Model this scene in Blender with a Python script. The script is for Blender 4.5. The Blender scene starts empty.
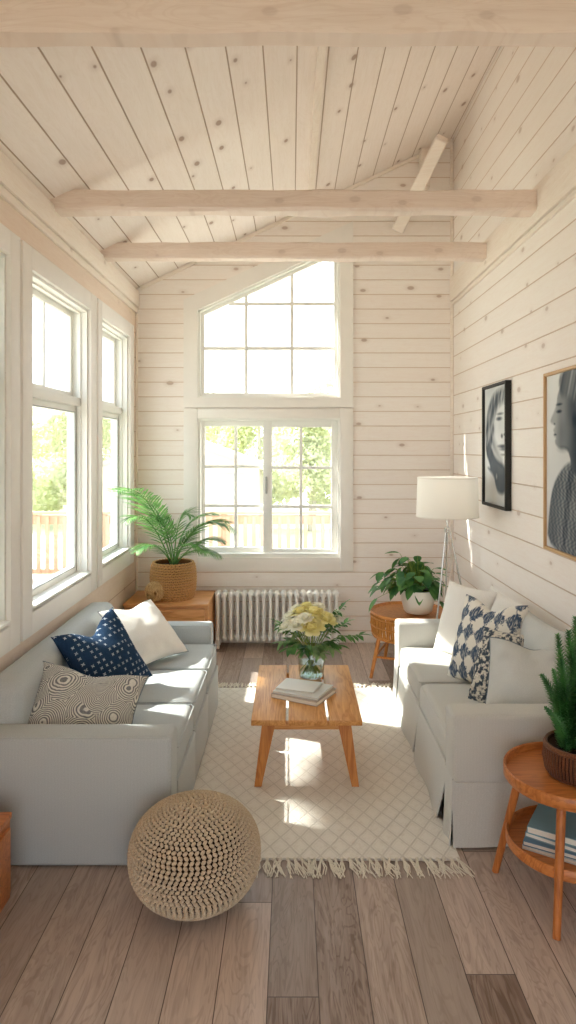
import bpy, bmesh, math, random
import numpy as np
from mathutils import Vector, Matrix, noise
R = random.Random(7)
C = bpy.context.scene.collection
sc = bpy.context.scene
PI = math.pi

# ------------------------------------------------------------------ camera, sky, sun, exposure
FPX, CX, HY, EYE = 680.0, 292.0, 448.0, 1.9
cam_d = bpy.data.cameras.new('camera'); cam = bpy.data.objects.new('camera', cam_d); C.objects.link(cam)
cam.location = (0, 0, EYE); cam.rotation_euler = (PI/2, 0, 0)
cam_d.sensor_fit = 'VERTICAL'; cam_d.sensor_height = 36.0; cam_d.lens = FPX/1024*36.0
cam_d.shift_x = -(CX-288)/1024; cam_d.shift_y = -(512-HY)/1024
cam_d.clip_start = 0.05; cam_d.clip_end = 400
sc.camera = cam

def srgb(h, g=1.0):
    if isinstance(h, str):
        h = h.lstrip('#'); h = [int(h[i:i+2], 16)/255 for i in (0, 2, 4)]
    return tuple((((c+0.055)/1.055)**2.4 if c > 0.04045 else c/12.92)*g for c in h[:3]) + (1.0,)

world = bpy.data.worlds.new('sky'); sc.world = world; world.use_nodes = True
wn = world.node_tree; wn.nodes.clear()
wo = wn.nodes.new('ShaderNodeOutputWorld'); bgn = wn.nodes.new('ShaderNodeBackground')
tc = wn.nodes.new('ShaderNodeTexCoord'); sp = wn.nodes.new('ShaderNodeSeparateXYZ'); rp = wn.nodes.new('ShaderNodeValToRGB')
wn.links.new(tc.outputs['Generated'], sp.inputs[0]); wn.links.new(sp.outputs['Z'], rp.inputs[0])
rp.color_ramp.elements[0].position = 0.0; rp.color_ramp.elements[0].color = (0.97, 0.98, 1.0, 1)
rp.color_ramp.elements[1].position = 0.7; rp.color_ramp.elements[1].color = (0.72, 0.86, 1.0, 1)
wn.links.new(rp.outputs[0], bgn.inputs['Color']); bgn.inputs['Strength'].default_value = 2.15
wn.links.new(bgn.outputs[0], wo.inputs[0])

SUN_DIR = Vector((1.0, -0.36, -0.85)).normalized()      # the way the light travels
sd = bpy.data.lights.new('sun', 'SUN'); sun = bpy.data.objects.new('sun', sd); C.objects.link(sun)
sd.energy = 9.0; sd.angle = math.radians(1.0); sd.color = (1.0, 0.96, 0.89)
sun.rotation_euler = SUN_DIR.to_track_quat('-Z', 'Y').to_euler(); sun.location = (-8, 8, 9)

vs = sc.view_settings
sc.display_settings.display_device = 'sRGB'
vs.view_transform = 'Standard'; vs.look = 'None'; vs.gamma = 1.0; vs.use_curve_mapping = False
vs.exposure = 0.66
sc.cycles.use_denoising = True
try: sc.cycles.denoiser = 'OPENIMAGEDENOISE'
except Exception: pass
sc.cycles.max_bounces = 12; sc.cycles.diffuse_bounces = 8; sc.cycles.transparent_max_bounces = 16
sc.cycles.sample_clamp_indirect = 6.0
sc.cycles.caustics_reflective = False; sc.cycles.caustics_refractive = False

# ------------------------------------------------------------------ helpers
def px(x, y, D):                              # only used to work out measurements
    return Vector(((x-CX)*D/FPX, D, EYE-(y-HY)*D/FPX))

class MB:
    """collects shapes into one mesh"""
    def __init__(s): s.v = []; s.f = []; s.m = []
    def add(s, vs_, fs, mi=0, M=None):
        o = len(s.v)
        for p in vs_:
            p = Vector(p)
            s.v.append(tuple(M @ p) if M is not None else tuple(p))
        for f in fs: s.f.append(tuple(i+o for i in f)); s.m.append(mi)
    def bm(s, b, mi=0, M=None):
        b.verts.index_update()
        s.add([v.co for v in b.verts], [[v.index for v in f.verts] for f in b.faces], mi, M); b.free()
    def box(s, x0, x1, y0, y1, z0, z1, r=0.0, seg=2, mi=0, M=None):
        b = bmesh.new(); bmesh.ops.create_cube(b, size=1)
        for v in b.verts:
            v.co = ((x0+x1)/2+v.co.x*(x1-x0), (y0+y1)/2+v.co.y*(y1-y0), (z0+z1)/2+v.co.z*(z1-z0))
        if r > 0:
            r = min(r, 0.49*min(abs(x1-x0), abs(y1-y0), abs(z1-z0)))
            bmesh.ops.bevel(b, geom=b.edges[:], offset=r, segments=seg, profile=0.5, affect='EDGES')
        s.bm(b, mi, M); return s
    def prism(s, pts, axis, a0, a1, mi=0, M=None):
        """polygon pts (2D) extruded along axis: 'x' pts=(y,z), 'y' pts=(x,z), 'z' pts=(x,y)"""
        n = len(pts)
        def mk(p, a): return (a, p[0], p[1]) if axis == 'x' else ((p[0], a, p[1]) if axis == 'y' else (p[0], p[1], a))
        v = [mk(p, a0) for p in pts]+[mk(p, a1) for p in pts]
        f = [tuple(range(n))[::-1], tuple(range(n, 2*n))]+[(i, (i+1) % n, n+(i+1) % n, n+i) for i in range(n)]
        s.add(v, f, mi, M); return s
    def tube(s, pts, rad, n=8, mi=0, caps=True, M=None):
        pts = [Vector(p) for p in pts]; k = len(pts)
        if not hasattr(rad, '__len__'): rad = [rad]*k
        v = []; up = None
        for i, p in enumerate(pts):
            t = (pts[min(i+1, k-1)]-pts[max(i-1, 0)])
            t = t.normalized() if t.length > 1e-9 else Vector((0, 0, 1))
            if up is None:
                up = Vector((0, 0, 1)) if abs(t.z) < 0.9 else Vector((1, 0, 0))
            a = t.cross(up)
            if a.length < 1e-6: a = t.orthogonal()
            a.normalize(); b = a.cross(t).normalized(); up = b
            for j in range(n):
                th = 2*PI*j/n; v.append(p+(a*math.cos(th)+b*math.sin(th))*rad[i])
        f = [(i*n+j, i*n+(j+1) % n, (i+1)*n+(j+1) % n, (i+1)*n+j) for i in range(k-1) for j in range(n)]
        if caps: f += [tuple(range(n))[::-1], tuple(range((k-1)*n, k*n))]
        s.add(v, f, mi, M); return s
    def lathe(s, prof, n=32, mi=0, M=None, closed=False):
        v = []; k = len(prof); ring = []
        for r, z in prof:
            if r < 1e-4: ring.append([len(v)]*n); v.append((0, 0, z)); continue
            ring.append([len(v)+j for j in range(n)])
            for j in range(n):
                th = 2*PI*j/n; v.append((r*math.cos(th), r*math.sin(th), z))
        f = []
        for i in range(k-1):
            for j in range(n):
                q = []
                for x in (ring[i][j], ring[i][(j+1) % n], ring[i+1][(j+1) % n], ring[i+1][j]):
                    if x not in q: q.append(x)
                if len(q) > 2: f.append(tuple(q))
        if closed: f += [(ring[-1][j], ring[-1][(j+1) % n], ring[0][(j+1) % n], ring[0][j]) for j in range(n)]
        else:
            if prof[0][0] > 1e-4: f.append(tuple(ring[0])[::-1])
            if prof[-1][0] > 1e-4: f.append(tuple(ring[-1]))
        s.add(v, f, mi, M); return s
    def ball(s, c, rx, ry=None, rz=None, u=8, w=6, mi=0, M=None):
        ry = ry or rx; rz = rz or rx
        b = bmesh.new(); bmesh.ops.create_uvsphere(b, u_segments=u, v_segments=w, radius=1)
        T = Matrix.Translation(c) @ (M if M is not None else Matrix()) @ Matrix.Diagonal((rx, ry, rz, 1))
        s.bm(b, mi, T); return s
    def build(s, name, mats, parent=None, smooth=True, angle=40, loc=None, weld=False):
        me = bpy.data.meshes.new(name); me.from_pydata(s.v, [], s.f)
        if not isinstance(mats, (list, tuple)): mats = [mats]
        for m in mats: me.materials.append(m)
        if len(mats) > 1: me.polygons.foreach_set('material_index', s.m)
        b = bmesh.new(); b.from_mesh(me)
        if weld: bmesh.ops.remove_doubles(b, verts=b.verts[:], dist=1e-6)
        if len(b.faces) < 60000: bmesh.ops.recalc_face_normals(b, faces=b.faces[:])
        if smooth:
            for f in b.faces: f.smooth = True
            ca = math.radians(angle)
            for e in b.edges:
                if len(e.link_faces) == 2:
                    try:
                        if e.calc_face_angle() > ca: e.smooth = False
                    except ValueError: pass
        b.to_mesh(me); b.free(); me.update()
        o = bpy.data.objects.new(name, me); C.objects.link(o)
        if parent is not None: o.parent = parent
        if loc is not None: o.location = loc
        return o

def tag(o, label, cat, group=None, kind=None):
    o['label'] = label; o['category'] = cat
    if group: o['group'] = group
    if kind: o['kind'] = kind
    return o
def thing(name, label, cat, loc=(0, 0, 0), rz=0.0, group=None):
    o = bpy.data.objects.new(name, None); C.objects.link(o); o.empty_display_size = 0.1
    o.location = loc; o.rotation_euler = (0, 0, rz)
    return tag(o, label, cat, group)
def struct(o): o['kind'] = 'structure'; return o
def copy_tree(o, parent=None):
    c = o.copy(); C.objects.link(c)
    if parent is not None: c.parent = parent
    for ch in [x for x in bpy.data.objects if x.parent == o]: copy_tree(ch, c)
    return c
def frame(loc, right, up):
    r = Vector(right).normalized(); n = r.cross(Vector(up)).normalized(); u = n.cross(r).normalized()
    M = Matrix((r, u, n)).transposed().to_4x4(); M.translation = Vector(loc); return M

# ------------------------------------------------------------------ materials
class NT:
    def __init__(s, name):
        s.mat = bpy.data.materials.new(name); s.mat.use_nodes = True; s.t = s.mat.node_tree
        s.bsdf = s.t.nodes['Principled BSDF']; s.out = s.t.nodes['Material Output']
    def n(s, typ, **k):
        x = s.t.nodes.new(typ)
        for a, b in k.items(): setattr(x, a, b)
        return x
    def l(s, a, b): s.t.links.new(a, b)
    def set(s, sock, v):
        if isinstance(v, bpy.types.NodeSocket): s.l(v, sock)
        else: sock.default_value = v
    def math(s, op, a, b=None, c=None, clamp=False):
        x = s.n('ShaderNodeMath', operation=op, use_clamp=clamp); s.set(x.inputs[0], a)
        if b is not None: s.set(x.inputs[1], b)
        if c is not None: s.set(x.inputs[2], c)
        return x.outputs[0]
    def mix(s, f, a, b, mode='MIX'):
        x = s.n('ShaderNodeMix', data_type='RGBA', blend_type=mode); s.set(x.inputs[0], f)
        s.set(x.inputs[6], a); s.set(x.inputs[7], b); return x.outputs[2]
    def obj(s):
        x = s.n('ShaderNodeTexCoord'); return x.outputs['Object']
    def sep(s, v):
        x = s.n('ShaderNodeSeparateXYZ'); s.l(v, x.inputs[0]); return x.outputs
    def comb(s, a, b, c):
        x = s.n('ShaderNodeCombineXYZ'); s.set(x.inputs[0], a); s.set(x.inputs[1], b); s.set(x.inputs[2], c); return x.outputs[0]
    def noise(s, vec, scale, detail=3, rough=0.5, dist=0.0):
        x = s.n('ShaderNodeTexNoise'); s.l(vec, x.inputs['Vector']); x.inputs['Scale'].default_value = scale
        x.inputs['Detail'].default_value = detail; x.inputs['Roughness'].default_value = rough; x.inputs['Distortion'].default_value = dist
        return x.outputs['Fac']
    def white(s, vec):
        x = s.n('ShaderNodeTexWhiteNoise', noise_dimensions='3D'); s.l(vec, x.inputs['Vector']); return x.outputs['Value']
    def vor(s, vec, scale, feature='F1', rand=1.0, dim='3D'):
        x = s.n('ShaderNodeTexVoronoi', feature=feature, voronoi_dimensions=dim); s.l(vec, x.inputs['Vector']); x.inputs['Scale'].default_value = scale
        x.inputs['Randomness'].default_value = rand; return x.outputs
    def step(s, v, a, b, lo=0.0, hi=1.0):
        x = s.n('ShaderNodeMapRange', interpolation_type='SMOOTHSTEP'); s.set(x.inputs[0], v)
        x.inputs[1].default_value = a; x.inputs[2].default_value = b; x.inputs[3].default_value = lo; x.inputs[4].default_value = hi
        return x.outputs[0]
    def bump(s, h, strength=0.3, dist=0.01):
        x = s.n('ShaderNodeBump'); x.inputs['Strength'].default_value = strength; x.inputs['Distance'].default_value = dist
        s.l(h, x.inputs['Height']); s.l(x.outputs[0], s.bsdf.inputs['Normal'])
    def fin(s, col, rough=0.6, spec=0.3):
        s.set(s.bsdf.inputs['Base Color'], col); s.set(s.bsdf.inputs['Roughness'], rough)
        s.bsdf.inputs['Specular IOR Level'].default_value = spec; return s.mat

def plain(name, col, rough=0.6, spec=0.3, metal=0.0, var=0.04):
    m = NT(name); c = srgb(col)
    f = m.noise(m.obj(), 9.0, 2)
    d = tuple(max(0, x*(1-var*2)) for x in c[:3])+(1,)
    m.fin(m.mix(f, d, c), rough, spec); m.bsdf.inputs['Metallic'].default_value = metal
    return m.mat

def planks(name, across, along, width, light, dark, gap, gapw=0.02, joints=None, off=0.0, knots=0.6, var=0.35,
           grain=0.35, rough=0.55, spec=0.3, bump=0.5, knotcol='#8a5f42', gapmix=1.0, tone=None):
    m = NT(name); o = m.sep(m.obj()); ax = {'X': 0, 'Y': 1, 'Z': 2}
    A = o[ax[across]]; L = o[ax[along]]
    a = m.math('DIVIDE', m.math('ADD', A, off), width); idn = m.math('FLOOR', a); fr = m.math('FRACT', a)
    edge = m.math('MINIMUM', fr, m.math('SUBTRACT', 1.0, fr))
    g = m.step(edge, gapw*0.35, gapw, 1.0, 0.0)
    if joints:
        rnd = m.white(m.comb(idn, 3.7, 1.0))
        l2 = m.math('ADD', m.math('DIVIDE', L, joints), m.math('MULTIPLY', rnd, 5.0))
        id2 = m.math('FLOOR', l2); f2 = m.math('FRACT', l2)
        e2 = m.math('MINIMUM', f2, m.math('SUBTRACT', 1.0, f2))
        g = m.math('MAXIMUM', g, m.step(e2, 0.0006, 0.0018, 1.0, 0.0))
    else: id2 = 0.0
    rv = m.white(m.comb(idn, id2, 0.5)); rv2 = m.white(m.comb(idn, id2, 8.5))
    gv = m.comb(m.math('ADD', m.math('MULTIPLY', A, 1.0), m.math('MULTIPLY', rv2, 7.0)),
                m.math('MULTIPLY', L, 0.07), m.math('MULTIPLY', rv, 9.0))
    n1 = m.noise(gv, 42.0, 5, 0.62, 0.6)
    gv2 = m.comb(m.math('ADD', A, m.math('MULTIPLY', rv2, 3.0)), m.math('MULTIPLY', L, 0.16), m.math('MULTIPLY', rv, 5.0))
    n2 = m.noise(gv2, 9.0, 3, 0.5, 1.6)
    rings = m.math('SINE', m.math('MULTIPLY', n2, 60.0))
    gr = m.math('ADD', m.math('MULTIPLY', m.step(n1, 0.3, 0.75), 0.65), m.math('MULTIPLY', m.step(rings, 0.2, 1.0), 0.35))
    f = m.math('ADD', m.math('MULTIPLY', gr, grain), m.math('MULTIPLY', rv, var), clamp=True)
    col = m.mix(f, srgb(light), srgb(dark))
    if tone:
        col = m.mix(m.math('MULTIPLY', m.step(rv2, 0.55, 0.8), 0.5), col, srgb(tone))
    if knots > 0:
        kv = m.comb(m.math('MULTIPLY', A, 1.0), m.math('MULTIPLY', L, 0.55), m.math('MULTIPLY', idn, 0.0))
        vo = m.vor(kv, 4.6, dim='2D')
        gate = m.sep(vo['Color'])
        kr = m.math('MULTIPLY', gate[1], 0.075)
        d = m.math('SUBTRACT', vo['Distance'], kr)
        k = m.math('MULTIPLY', m.step(d, -0.01, 0.035, 1.0, 0.0), m.math('GREATER_THAN', gate[0], 0.5))
        halo = m.math('MULTIPLY', m.step(d, 0.0, 0.16, 1.0, 0.0), m.math('GREATER_THAN', gate[0], 0.5))
        col = m.mix(m.math('MULTIPLY', halo, knots*0.25), col, srgb(knotcol))
        col = m.mix(m.math('MULTIPLY', k, knots), col, srgb(knotcol))
    col = m.mix(m.math('MULTIPLY', g, gapmix), col, srgb(gap))
    m.bump(m.math('SUBTRACT', m.math('MULTIPLY', n1, 0.06), g), bump, 0.006)
    return m.fin(col, rough, spec)

def wood(name, light, dark, axis='Y', rough=0.42, spec=0.4, scale=1.0):
    m = NT(name); o = m.sep(m.obj()); k = {'X': 0, 'Y': 1, 'Z': 2}[axis]
    c = [m.math('MULTIPLY', o[i], 0.09 if i == k else 1.0) for i in range(3)]
    v = m.comb(*c)
    n1 = m.noise(v, 55*scale, 4, 0.6, 0.4); n2 = m.noise(v, 9*scale, 3, 0.5, 1.2)
    rg = m.step(m.math('SINE', m.math('MULTIPLY', n2, 55.0)), 0.0, 1.0)
    f = m.math('ADD', m.math('MULTIPLY', m.step(n1, 0.3, 0.7), 0.55), m.math('MULTIPLY', rg, 0.45))
    m.bump(n1, 0.12, 0.002)
    return m.fin(m.mix(f, srgb(light), srgb(dark)), rough, spec)

def fabric(name, col, col2=None, scale=420.0, rough=0.95, bump=0.25, wr=0.25):
    m = NT(name); o = m.obj(); s_ = m.sep(o)
    w = m.math('MULTIPLY', m.math('SINE', m.math('MULTIPLY', m.math('ADD', s_[0], s_[2]), scale)), m.math('SINE', m.math('MULTIPLY', m.math('ADD', s_[1], s_[2]), scale)))
    n1 = m.noise(o, 260.0, 2, 0.6); n2 = m.noise(o, 5.0, 4, 0.55)
    f = m.math('ADD', m.math('MULTIPLY', n1, 0.7), m.math('MULTIPLY', w, 0.04), clamp=True)
    c2 = col2 or col
    m.bump(m.math('ADD', m.math('MULTIPLY', f, 0.12), m.math('MULTIPLY', n2, wr)), bump, 0.02)
    m.bsdf.inputs['Sheen Weight'].default_value = 0.15
    return m.fin(m.mix(m.step(f, 0.2, 0.6), srgb(c2), srgb(col)), rough, 0.1)

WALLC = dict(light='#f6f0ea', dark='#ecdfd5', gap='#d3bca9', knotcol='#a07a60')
M_back = planks('whitewashed_shiplap_back', 'Z', 'X', 0.143, gapw=0.034, off=0.03, knots=0.55, var=0.22, grain=0.4, bump=0.6, **WALLC)
M_right = planks('whitewashed_shiplap_right', 'Z', 'Y', 0.190, gapw=0.03, off=0.06, knots=0.4, var=0.2, grain=0.35, bump=0.6, **WALLC)
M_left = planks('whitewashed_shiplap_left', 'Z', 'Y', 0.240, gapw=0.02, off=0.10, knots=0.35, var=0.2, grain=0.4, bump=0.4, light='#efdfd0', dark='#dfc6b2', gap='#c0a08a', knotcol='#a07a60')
M_ceil = planks('whitewashed_ceiling_boards', 'X', 'Y', 0.190, '#f7eee8', '#eaddd2', '#b79f8d', gapw=0.030, off=0.16, knots=0.65, var=0.3, grain=0.45, bump=0.6, knotcol='#8d654b')
M_floor = planks('greyed_oak_floor', 'X', 'Y', 0.178, '#cbb8ab', '#6f594a', '#4c3d34', gapw=0.014, joints=1.55, off=0.085, knots=0.0, var=0.7, grain=0.5, bump=0.3, rough=0.38, spec=0.4, tone='#a89a90')
M_beam = planks('whitewashed_beam', 'Z', 'X', 5.0, '#efe0d4', '#dcc6b6', '#efe0cf', gapw=0.0005, off=2.0, knots=0.18, var=0.1, grain=0.6, bump=0.3, knotcol='#8d654b')
M_beamy = planks('whitewashed_plate', 'Z', 'Y', 5.0, '#f5ece2', '#e6d6c6', '#efe0cf', gapw=0.0005, off=2.0, knots=0.25, var=0.1, grain=0.5, bump=0.3, knotcol='#8d654b')
M_trim = plain('cream_paint', '#f3efe9', 0.5, 0.35, var=0.03)
M_trim2 = plain('white_window_paint', '#f1f0ea', 0.45, 0.4, var=0.02)
M_seal = plain('grey_seal', '#a9aca9', 0.6, 0.3)
M_oak = wood('honey_oak', '#dba25f', '#b97a3a', 'Y')
M_oakx = wood('honey_oak_x', '#dca565', '#bd8044', 'X')
M_oakz = wood('honey_oak_z', '#cd8a45', '#a8642a', 'Z')
M_teak = wood('amber_wood', '#cd8347', '#a8602c', 'X', rough=0.35)
M_teakz = wood('amber_wood_z', '#c47a40', '#9c5726', 'Z', rough=0.35)
M_cab = wood('orange_oak', '#dba068', '#c2874c', 'X', rough=0.4)
M_deck = planks('pale_deck_boards', 'Y', 'X', 0.14, '#dfd6c9', '#cdbfae', '#8d8174', gapw=0.04, knots=0.1, var=0.2)
M_rail = plain('pale_deck_paint', '#cba88d', 0.7, 0.2)
M_sofa = fabric('grey_linen', '#bfc3c2', '#adb2b2', bump=0.35)
M_sofaR = fabric('pale_linen', '#d2d1cb', '#c3c2bc', bump=0.35)
M_white = fabric('cream_linen', '#f2efe9', '#e6e2da', bump=0.35, wr=0.5)
M_off = fabric('dove_linen', '#d2d3cf', '#c4c6c2', bump=0.4, wr=0.5)
M_pipe = fabric('slate_piping', '#7f8b92', '#707c84')
M_dark = plain('dark_gap', '#2b2622', 0.9, 0.1)
M_iron = plain('white_enamel', '#efeeea', 0.35, 0.5, var=0.01)
M_chrome = plain('brushed_steel', '#cfcfcc', 0.25, 0.5, metal=1.0, var=0.02)
M_blackf = plain('black_frame_wood', '#24221f', 0.5, 0.4)
M_goldf = plain('light_oak_frame', '#cda678', 0.45, 0.4)
M_soil = plain('potting_soil', '#3a2b20', 0.95, 0.1)
M_ceram = plain('white_ceramic', '#efece4', 0.35, 0.5, var=0.01)
M_paper = plain('page_paper', '#efe9dd', 0.8, 0.1)

def glass(name, tint=(0.97, 0.99, 0.985, 1), ior=1.45, boost=1.0):
    m = NT(name); t = m.t
    tr = m.n('ShaderNodeBsdfTransparent'); tr.inputs[0].default_value = tint
    gl = m.n('ShaderNodeBsdfGlossy'); gl.inputs['Roughness'].default_value = 0.02
    fr = m.n('ShaderNodeLayerWeight'); fc = m.math('ADD', m.math('MULTIPLY', m.math('POWER', fr.outputs['Facing'], 4.0), 0.7), 0.04)
    mx = m.n('ShaderNodeMixShader'); m.set(mx.inputs[0], m.math('MULTIPLY', fc, boost, clamp=True)); m.l(tr.outputs[0], mx.inputs[1]); m.l(gl.outputs[0], mx.inputs[2])
    m.l(mx.outputs[0], m.out.inputs[0]); return m.mat
M_glass = glass('window_glass', boost=0.6)
M_vase = glass('clear_vase_glass', (0.93, 0.96, 0.95, 1), 1.5, 1.6)
M_water = glass('vase_water', (0.90, 0.95, 0.92, 1), 1.33, 0.6)

def leafmat(name, c1, c2, rough=0.5, trans=0.25, scale=14.0):
    m = NT(name); f = m.noise(m.obj(), scale, 2, 0.5)
    m.fin(m.mix(m.step(f, 0.35, 0.65), srgb(c1), srgb(c2)), rough, 0.35)
    tl = m.n('ShaderNodeBsdfTranslucent'); tl.inputs[0].default_value = srgb(c2)
    mx = m.n('ShaderNodeMixShader'); mx.inputs[0].default_value = trans
    m.l(m.bsdf.outputs[0], mx.inputs[1]); m.l(tl.outputs[0], mx.inputs[2]); m.l(mx.outputs[0], m.out.inputs[0]); return m.mat
M_palm = leafmat('palm_green', '#44793f', '#7fae62')
M_leaf = leafmat('leaf_green', '#34663a', '#649650')
M_fern = leafmat('fern_green', '#366e3e', '#6aa85f')
M_sprig = leafmat('sprig_green', '#55804a', '#93b078')
M_stem = leafmat('stem_green', '#6f8f3a', '#93ab4e')
M_yel = leafmat('yellow_petal', '#f6eca4', '#fbf5c4', 0.7, 0.3, 30)
M_crm = leafmat('cream_petal', '#f7f4e0', '#fffdf2', 0.7, 0.3, 30)
M_tree = leafmat('hazed_tree_green', '#bfc492', '#dadcb6', 0.8, 0.4, 3)  # foliage colour lightened in place of the bright haze outdoors
M_bark = plain('tree_bark', '#c9bfae', 0.9, 0.1)  # bark colour lightened for the same haze

# ------------------------------------------------------------------ the room
XL, XR, YB, YF = -1.526, 1.575, 6.65, -0.6
ZE = 3.455; SL = 0.4757
def cz(x): return ZE+(x-XL)*SL
b = MB(); b.box(XL-0.2, XR+0.2, YF, YB+0.2, -0.12, 0.0); struct(b.build('floor', M_floor, smooth=False))
# left wall with three openings
OZ0, OZ1 = 0.95, 2.93
WINS = [(3.44, 3.625), (3.93, 5.08), (5.38, 6.31)]
b = MB(); y = YF
for (a, c) in WINS+[(YB+0.2, None)]:
    b.box(XL-0.15, XL, y, a, 0, ZE)
    if c: b.box(XL-0.15, XL, a, c, 0, OZ0); b.box(XL-0.15, XL, a, c, OZ1, ZE); y = c
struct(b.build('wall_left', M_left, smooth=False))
b = MB(); b.box(XR, XR+0.2, YF, YB+0.2, 0, cz(XR)+0.02); struct(b.build('wall_right', M_right, smooth=False))
# back wall with the lower rectangular and the upper sloping opening
LX0, LX1, LZ0, LZ1 = -0.919, 0.469, 0.835, 2.19
UZ0 = 2.389; UZL = 3.245; US = 0.461; UZR = UZL+(LX1-LX0)*US
b = MB()
def pz(x): return cz(x)
b.prism([(XL, 0), (LX0, 0), (LX0, pz(LX0)), (XL, pz(XL))], 'y', YB, YB+0.2)
b.prism([(LX1, 0), (XR, 0), (XR, pz(XR)), (LX1, pz(LX1))], 'y', YB, YB+0.2)
b.box(LX0, LX1, YB, YB+0.2, 0, LZ0); b.box(LX0, LX1, YB, YB+0.2, LZ1, UZ0)
b.prism([(LX0, UZL), (LX1, UZR), (LX1, pz(LX1)), (LX0, pz(LX0))], 'y', YB, YB+0.2)
struct(b.build('wall_back', M_back, smooth=False))
b = MB(); b.prism([(XL-0.2, cz(XL-0.2)), (XR+0.2, cz(XR+0.2)), (XR+0.2, cz(XR+0.2)+0.1), (XL-0.2, cz(XL-0.2)+0.1)], 'y', YF, YB+0.2)
struct(b.build('ceiling', M_ceil, smooth=False))
b = MB(); b.box(XL-0.2, -1.0, YF-0.2, YF, 0, cz(-1.25)); b.box(1.0, XR+0.2, YF-0.2, YF, 0, cz(1.25)); b.box(-1.0, 1.0, YF-0.2, YF, 2.15, cz(-1.25))
b.prism([(XL-0.2, cz(-1.25)), (1.0, cz(-1.25)), (1.0, cz(1.0)), (XL-0.2, cz(XL-0.2))], 'y', YF-0.2, YF)
struct(b.build('wall_front', M_back, smooth=False))
# trims
b = MB(); b.box(XL, XL+0.035, YF, YB, 3.27, 3.43, 0.006); struct(b.build('trim_1', M_beamy))
b = MB(); b.box(XL, XL+0.02, YF, YB, 3.215, 3.265, 0.004); struct(b.build('trim_2', M_beamy))
b = MB(); b.box(XR-0.035, XR, YF, YB, 3.33, 3.56, 0.006); struct(b.build('trim_3', M_beamy))
b = MB(); b.box(XR-0.02, XR, YF, YB, 3.29, 3.325, 0.004); struct(b.build('trim_4', M_beamy))
b = MB(); b.box(XL, XL+0.022, YB-0.022, YB, 0, 3.21, 0.004); struct(b.build('trim_5', M_beamy))
b = MB(); b.box(XR-0.03, XR, YB-0.03, YB, 0, 4.86, 0.008); struct(b.build('trim_6', M_beamy))
b = MB(); b.prism([(XL+0.05, cz(XL+0.05)-0.035), (XR-0.03, cz(XR-0.03)-0.035), (XR-0.03, cz(XR-0.03)-0.004), (XL+0.05, cz(XL+0.05)-0.004)], 'y', YB-0.03, YB-0.001)
struct(b.build('trim_7', M_beamy))
b = MB(); b.prism([(0.145, cz(0.145)-0.055), (0.195, cz(0.195)-0.055), (0.195, cz(0.195)), (0.145, cz(0.145))], 'y', YF, YB-0.04)
struct(b.build('trim_8', M_beamy))
b = MB(); b.box(XL+0.03, XR-0.03, YB-0.02, YB, 0.0, 0.095, 0.005); struct(b.build('baseboard_back', M_trim))
b = MB(); b.box(XR-0.02, XR, YF, YB-0.03, 0.0, 0.095, 0.005); struct(b.build('baseboard_right', M_trim))
b = MB(); b.box(XL, XL+0.02, YF, YB-0.03, 0.0, 0.095, 0.005); struct(b.build('baseboard_left', M_trim))

# rough-hewn tie beams
def beam(y0, y1, z0, z1, label, seed, mat=M_beam):
    nx = 60; v = []; rr = random.Random(seed)
    prof = [(0, 0.12), (0.12, 0), (0.88, 0), (1, 0.12), (1, 0.9), (0.92, 1), (0.08, 1), (0, 0.9)]
    xs = [XL+0.004+(XR-0.004-XL-0.004)*i/nx for i in range(nx+1)]
    for x in xs:
        for (u, w) in prof:
            q = 0.010*(noise.noise(Vector((x*2.6, u*2+seed, w*2)))) ; q2 = 0.012*noise.noise(Vector((x*3.1+9, u*2, w*2+seed)))
            v.append((x, y0+(y1-y0)*u+q, z0+(z1-z0)*w+q2))
    n = len(prof); b = MB()
    f = [(i*n+j, i*n+(j+1) % n, (i+1)*n+(j+1) % n, (i+1)*n+j) for i in range(nx) for j in range(n)]
    f += [tuple(range(n))[::-1], tuple(range(nx*n, nx*n+n))]
    b.add(v, f); o = b.build('ceiling_beam', mat, angle=30); return tag(o, label, 'beam')
beam(2.42, 2.53, 3.385, 3.60, 'thick whitewashed ceiling beam nearest the camera, along the top edge', 3)
beam(4.27, 4.40, 3.395, 3.525, 'middle whitewashed ceiling beam crossing in front of the slanted brace', 11)
beam(5.38, 5.50, 3.405, 3.53, 'farthest whitewashed ceiling beam, in front of the top of the sloping window', 23)
# diagonal brace and stub at the ridge
def barbox(b, p0, p1, w, h, side=(0, 1, 0), r=0.006):
    p0, p1 = Vector(p0), Vector(p1); t = (p1-p0); L = t.length; t.normalize()
    s_ = Vector(side); s_ = (s_-t*s_.dot(t)).normalized(); u = t.cross(s_)
    M = Matrix((t, s_, u)).transposed().to_4x4(); M.translation = p0
    b.box(0, L, -w/2, w/2, -h/2, h/2, r, 1, M=M)
b = MB(); barbox(b, (1.03, 6.60, 4.02), (1.315, 5.95, 4.615), 0.12, 0.12, r=0.012)
tag(b.build('roof_brace', M_beamy), 'short whitewashed timber brace slanting up to the ceiling ridge', 'brace')
b = MB(); b.box(1.235, 1.32, YB-0.16, YB-0.03, 4.40, cz(1.235)-0.005, 0.01); tag(b.build('roof_post', M_beamy), 'short upright timber stub behind the slanted brace on the back wall', 'post')

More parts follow.
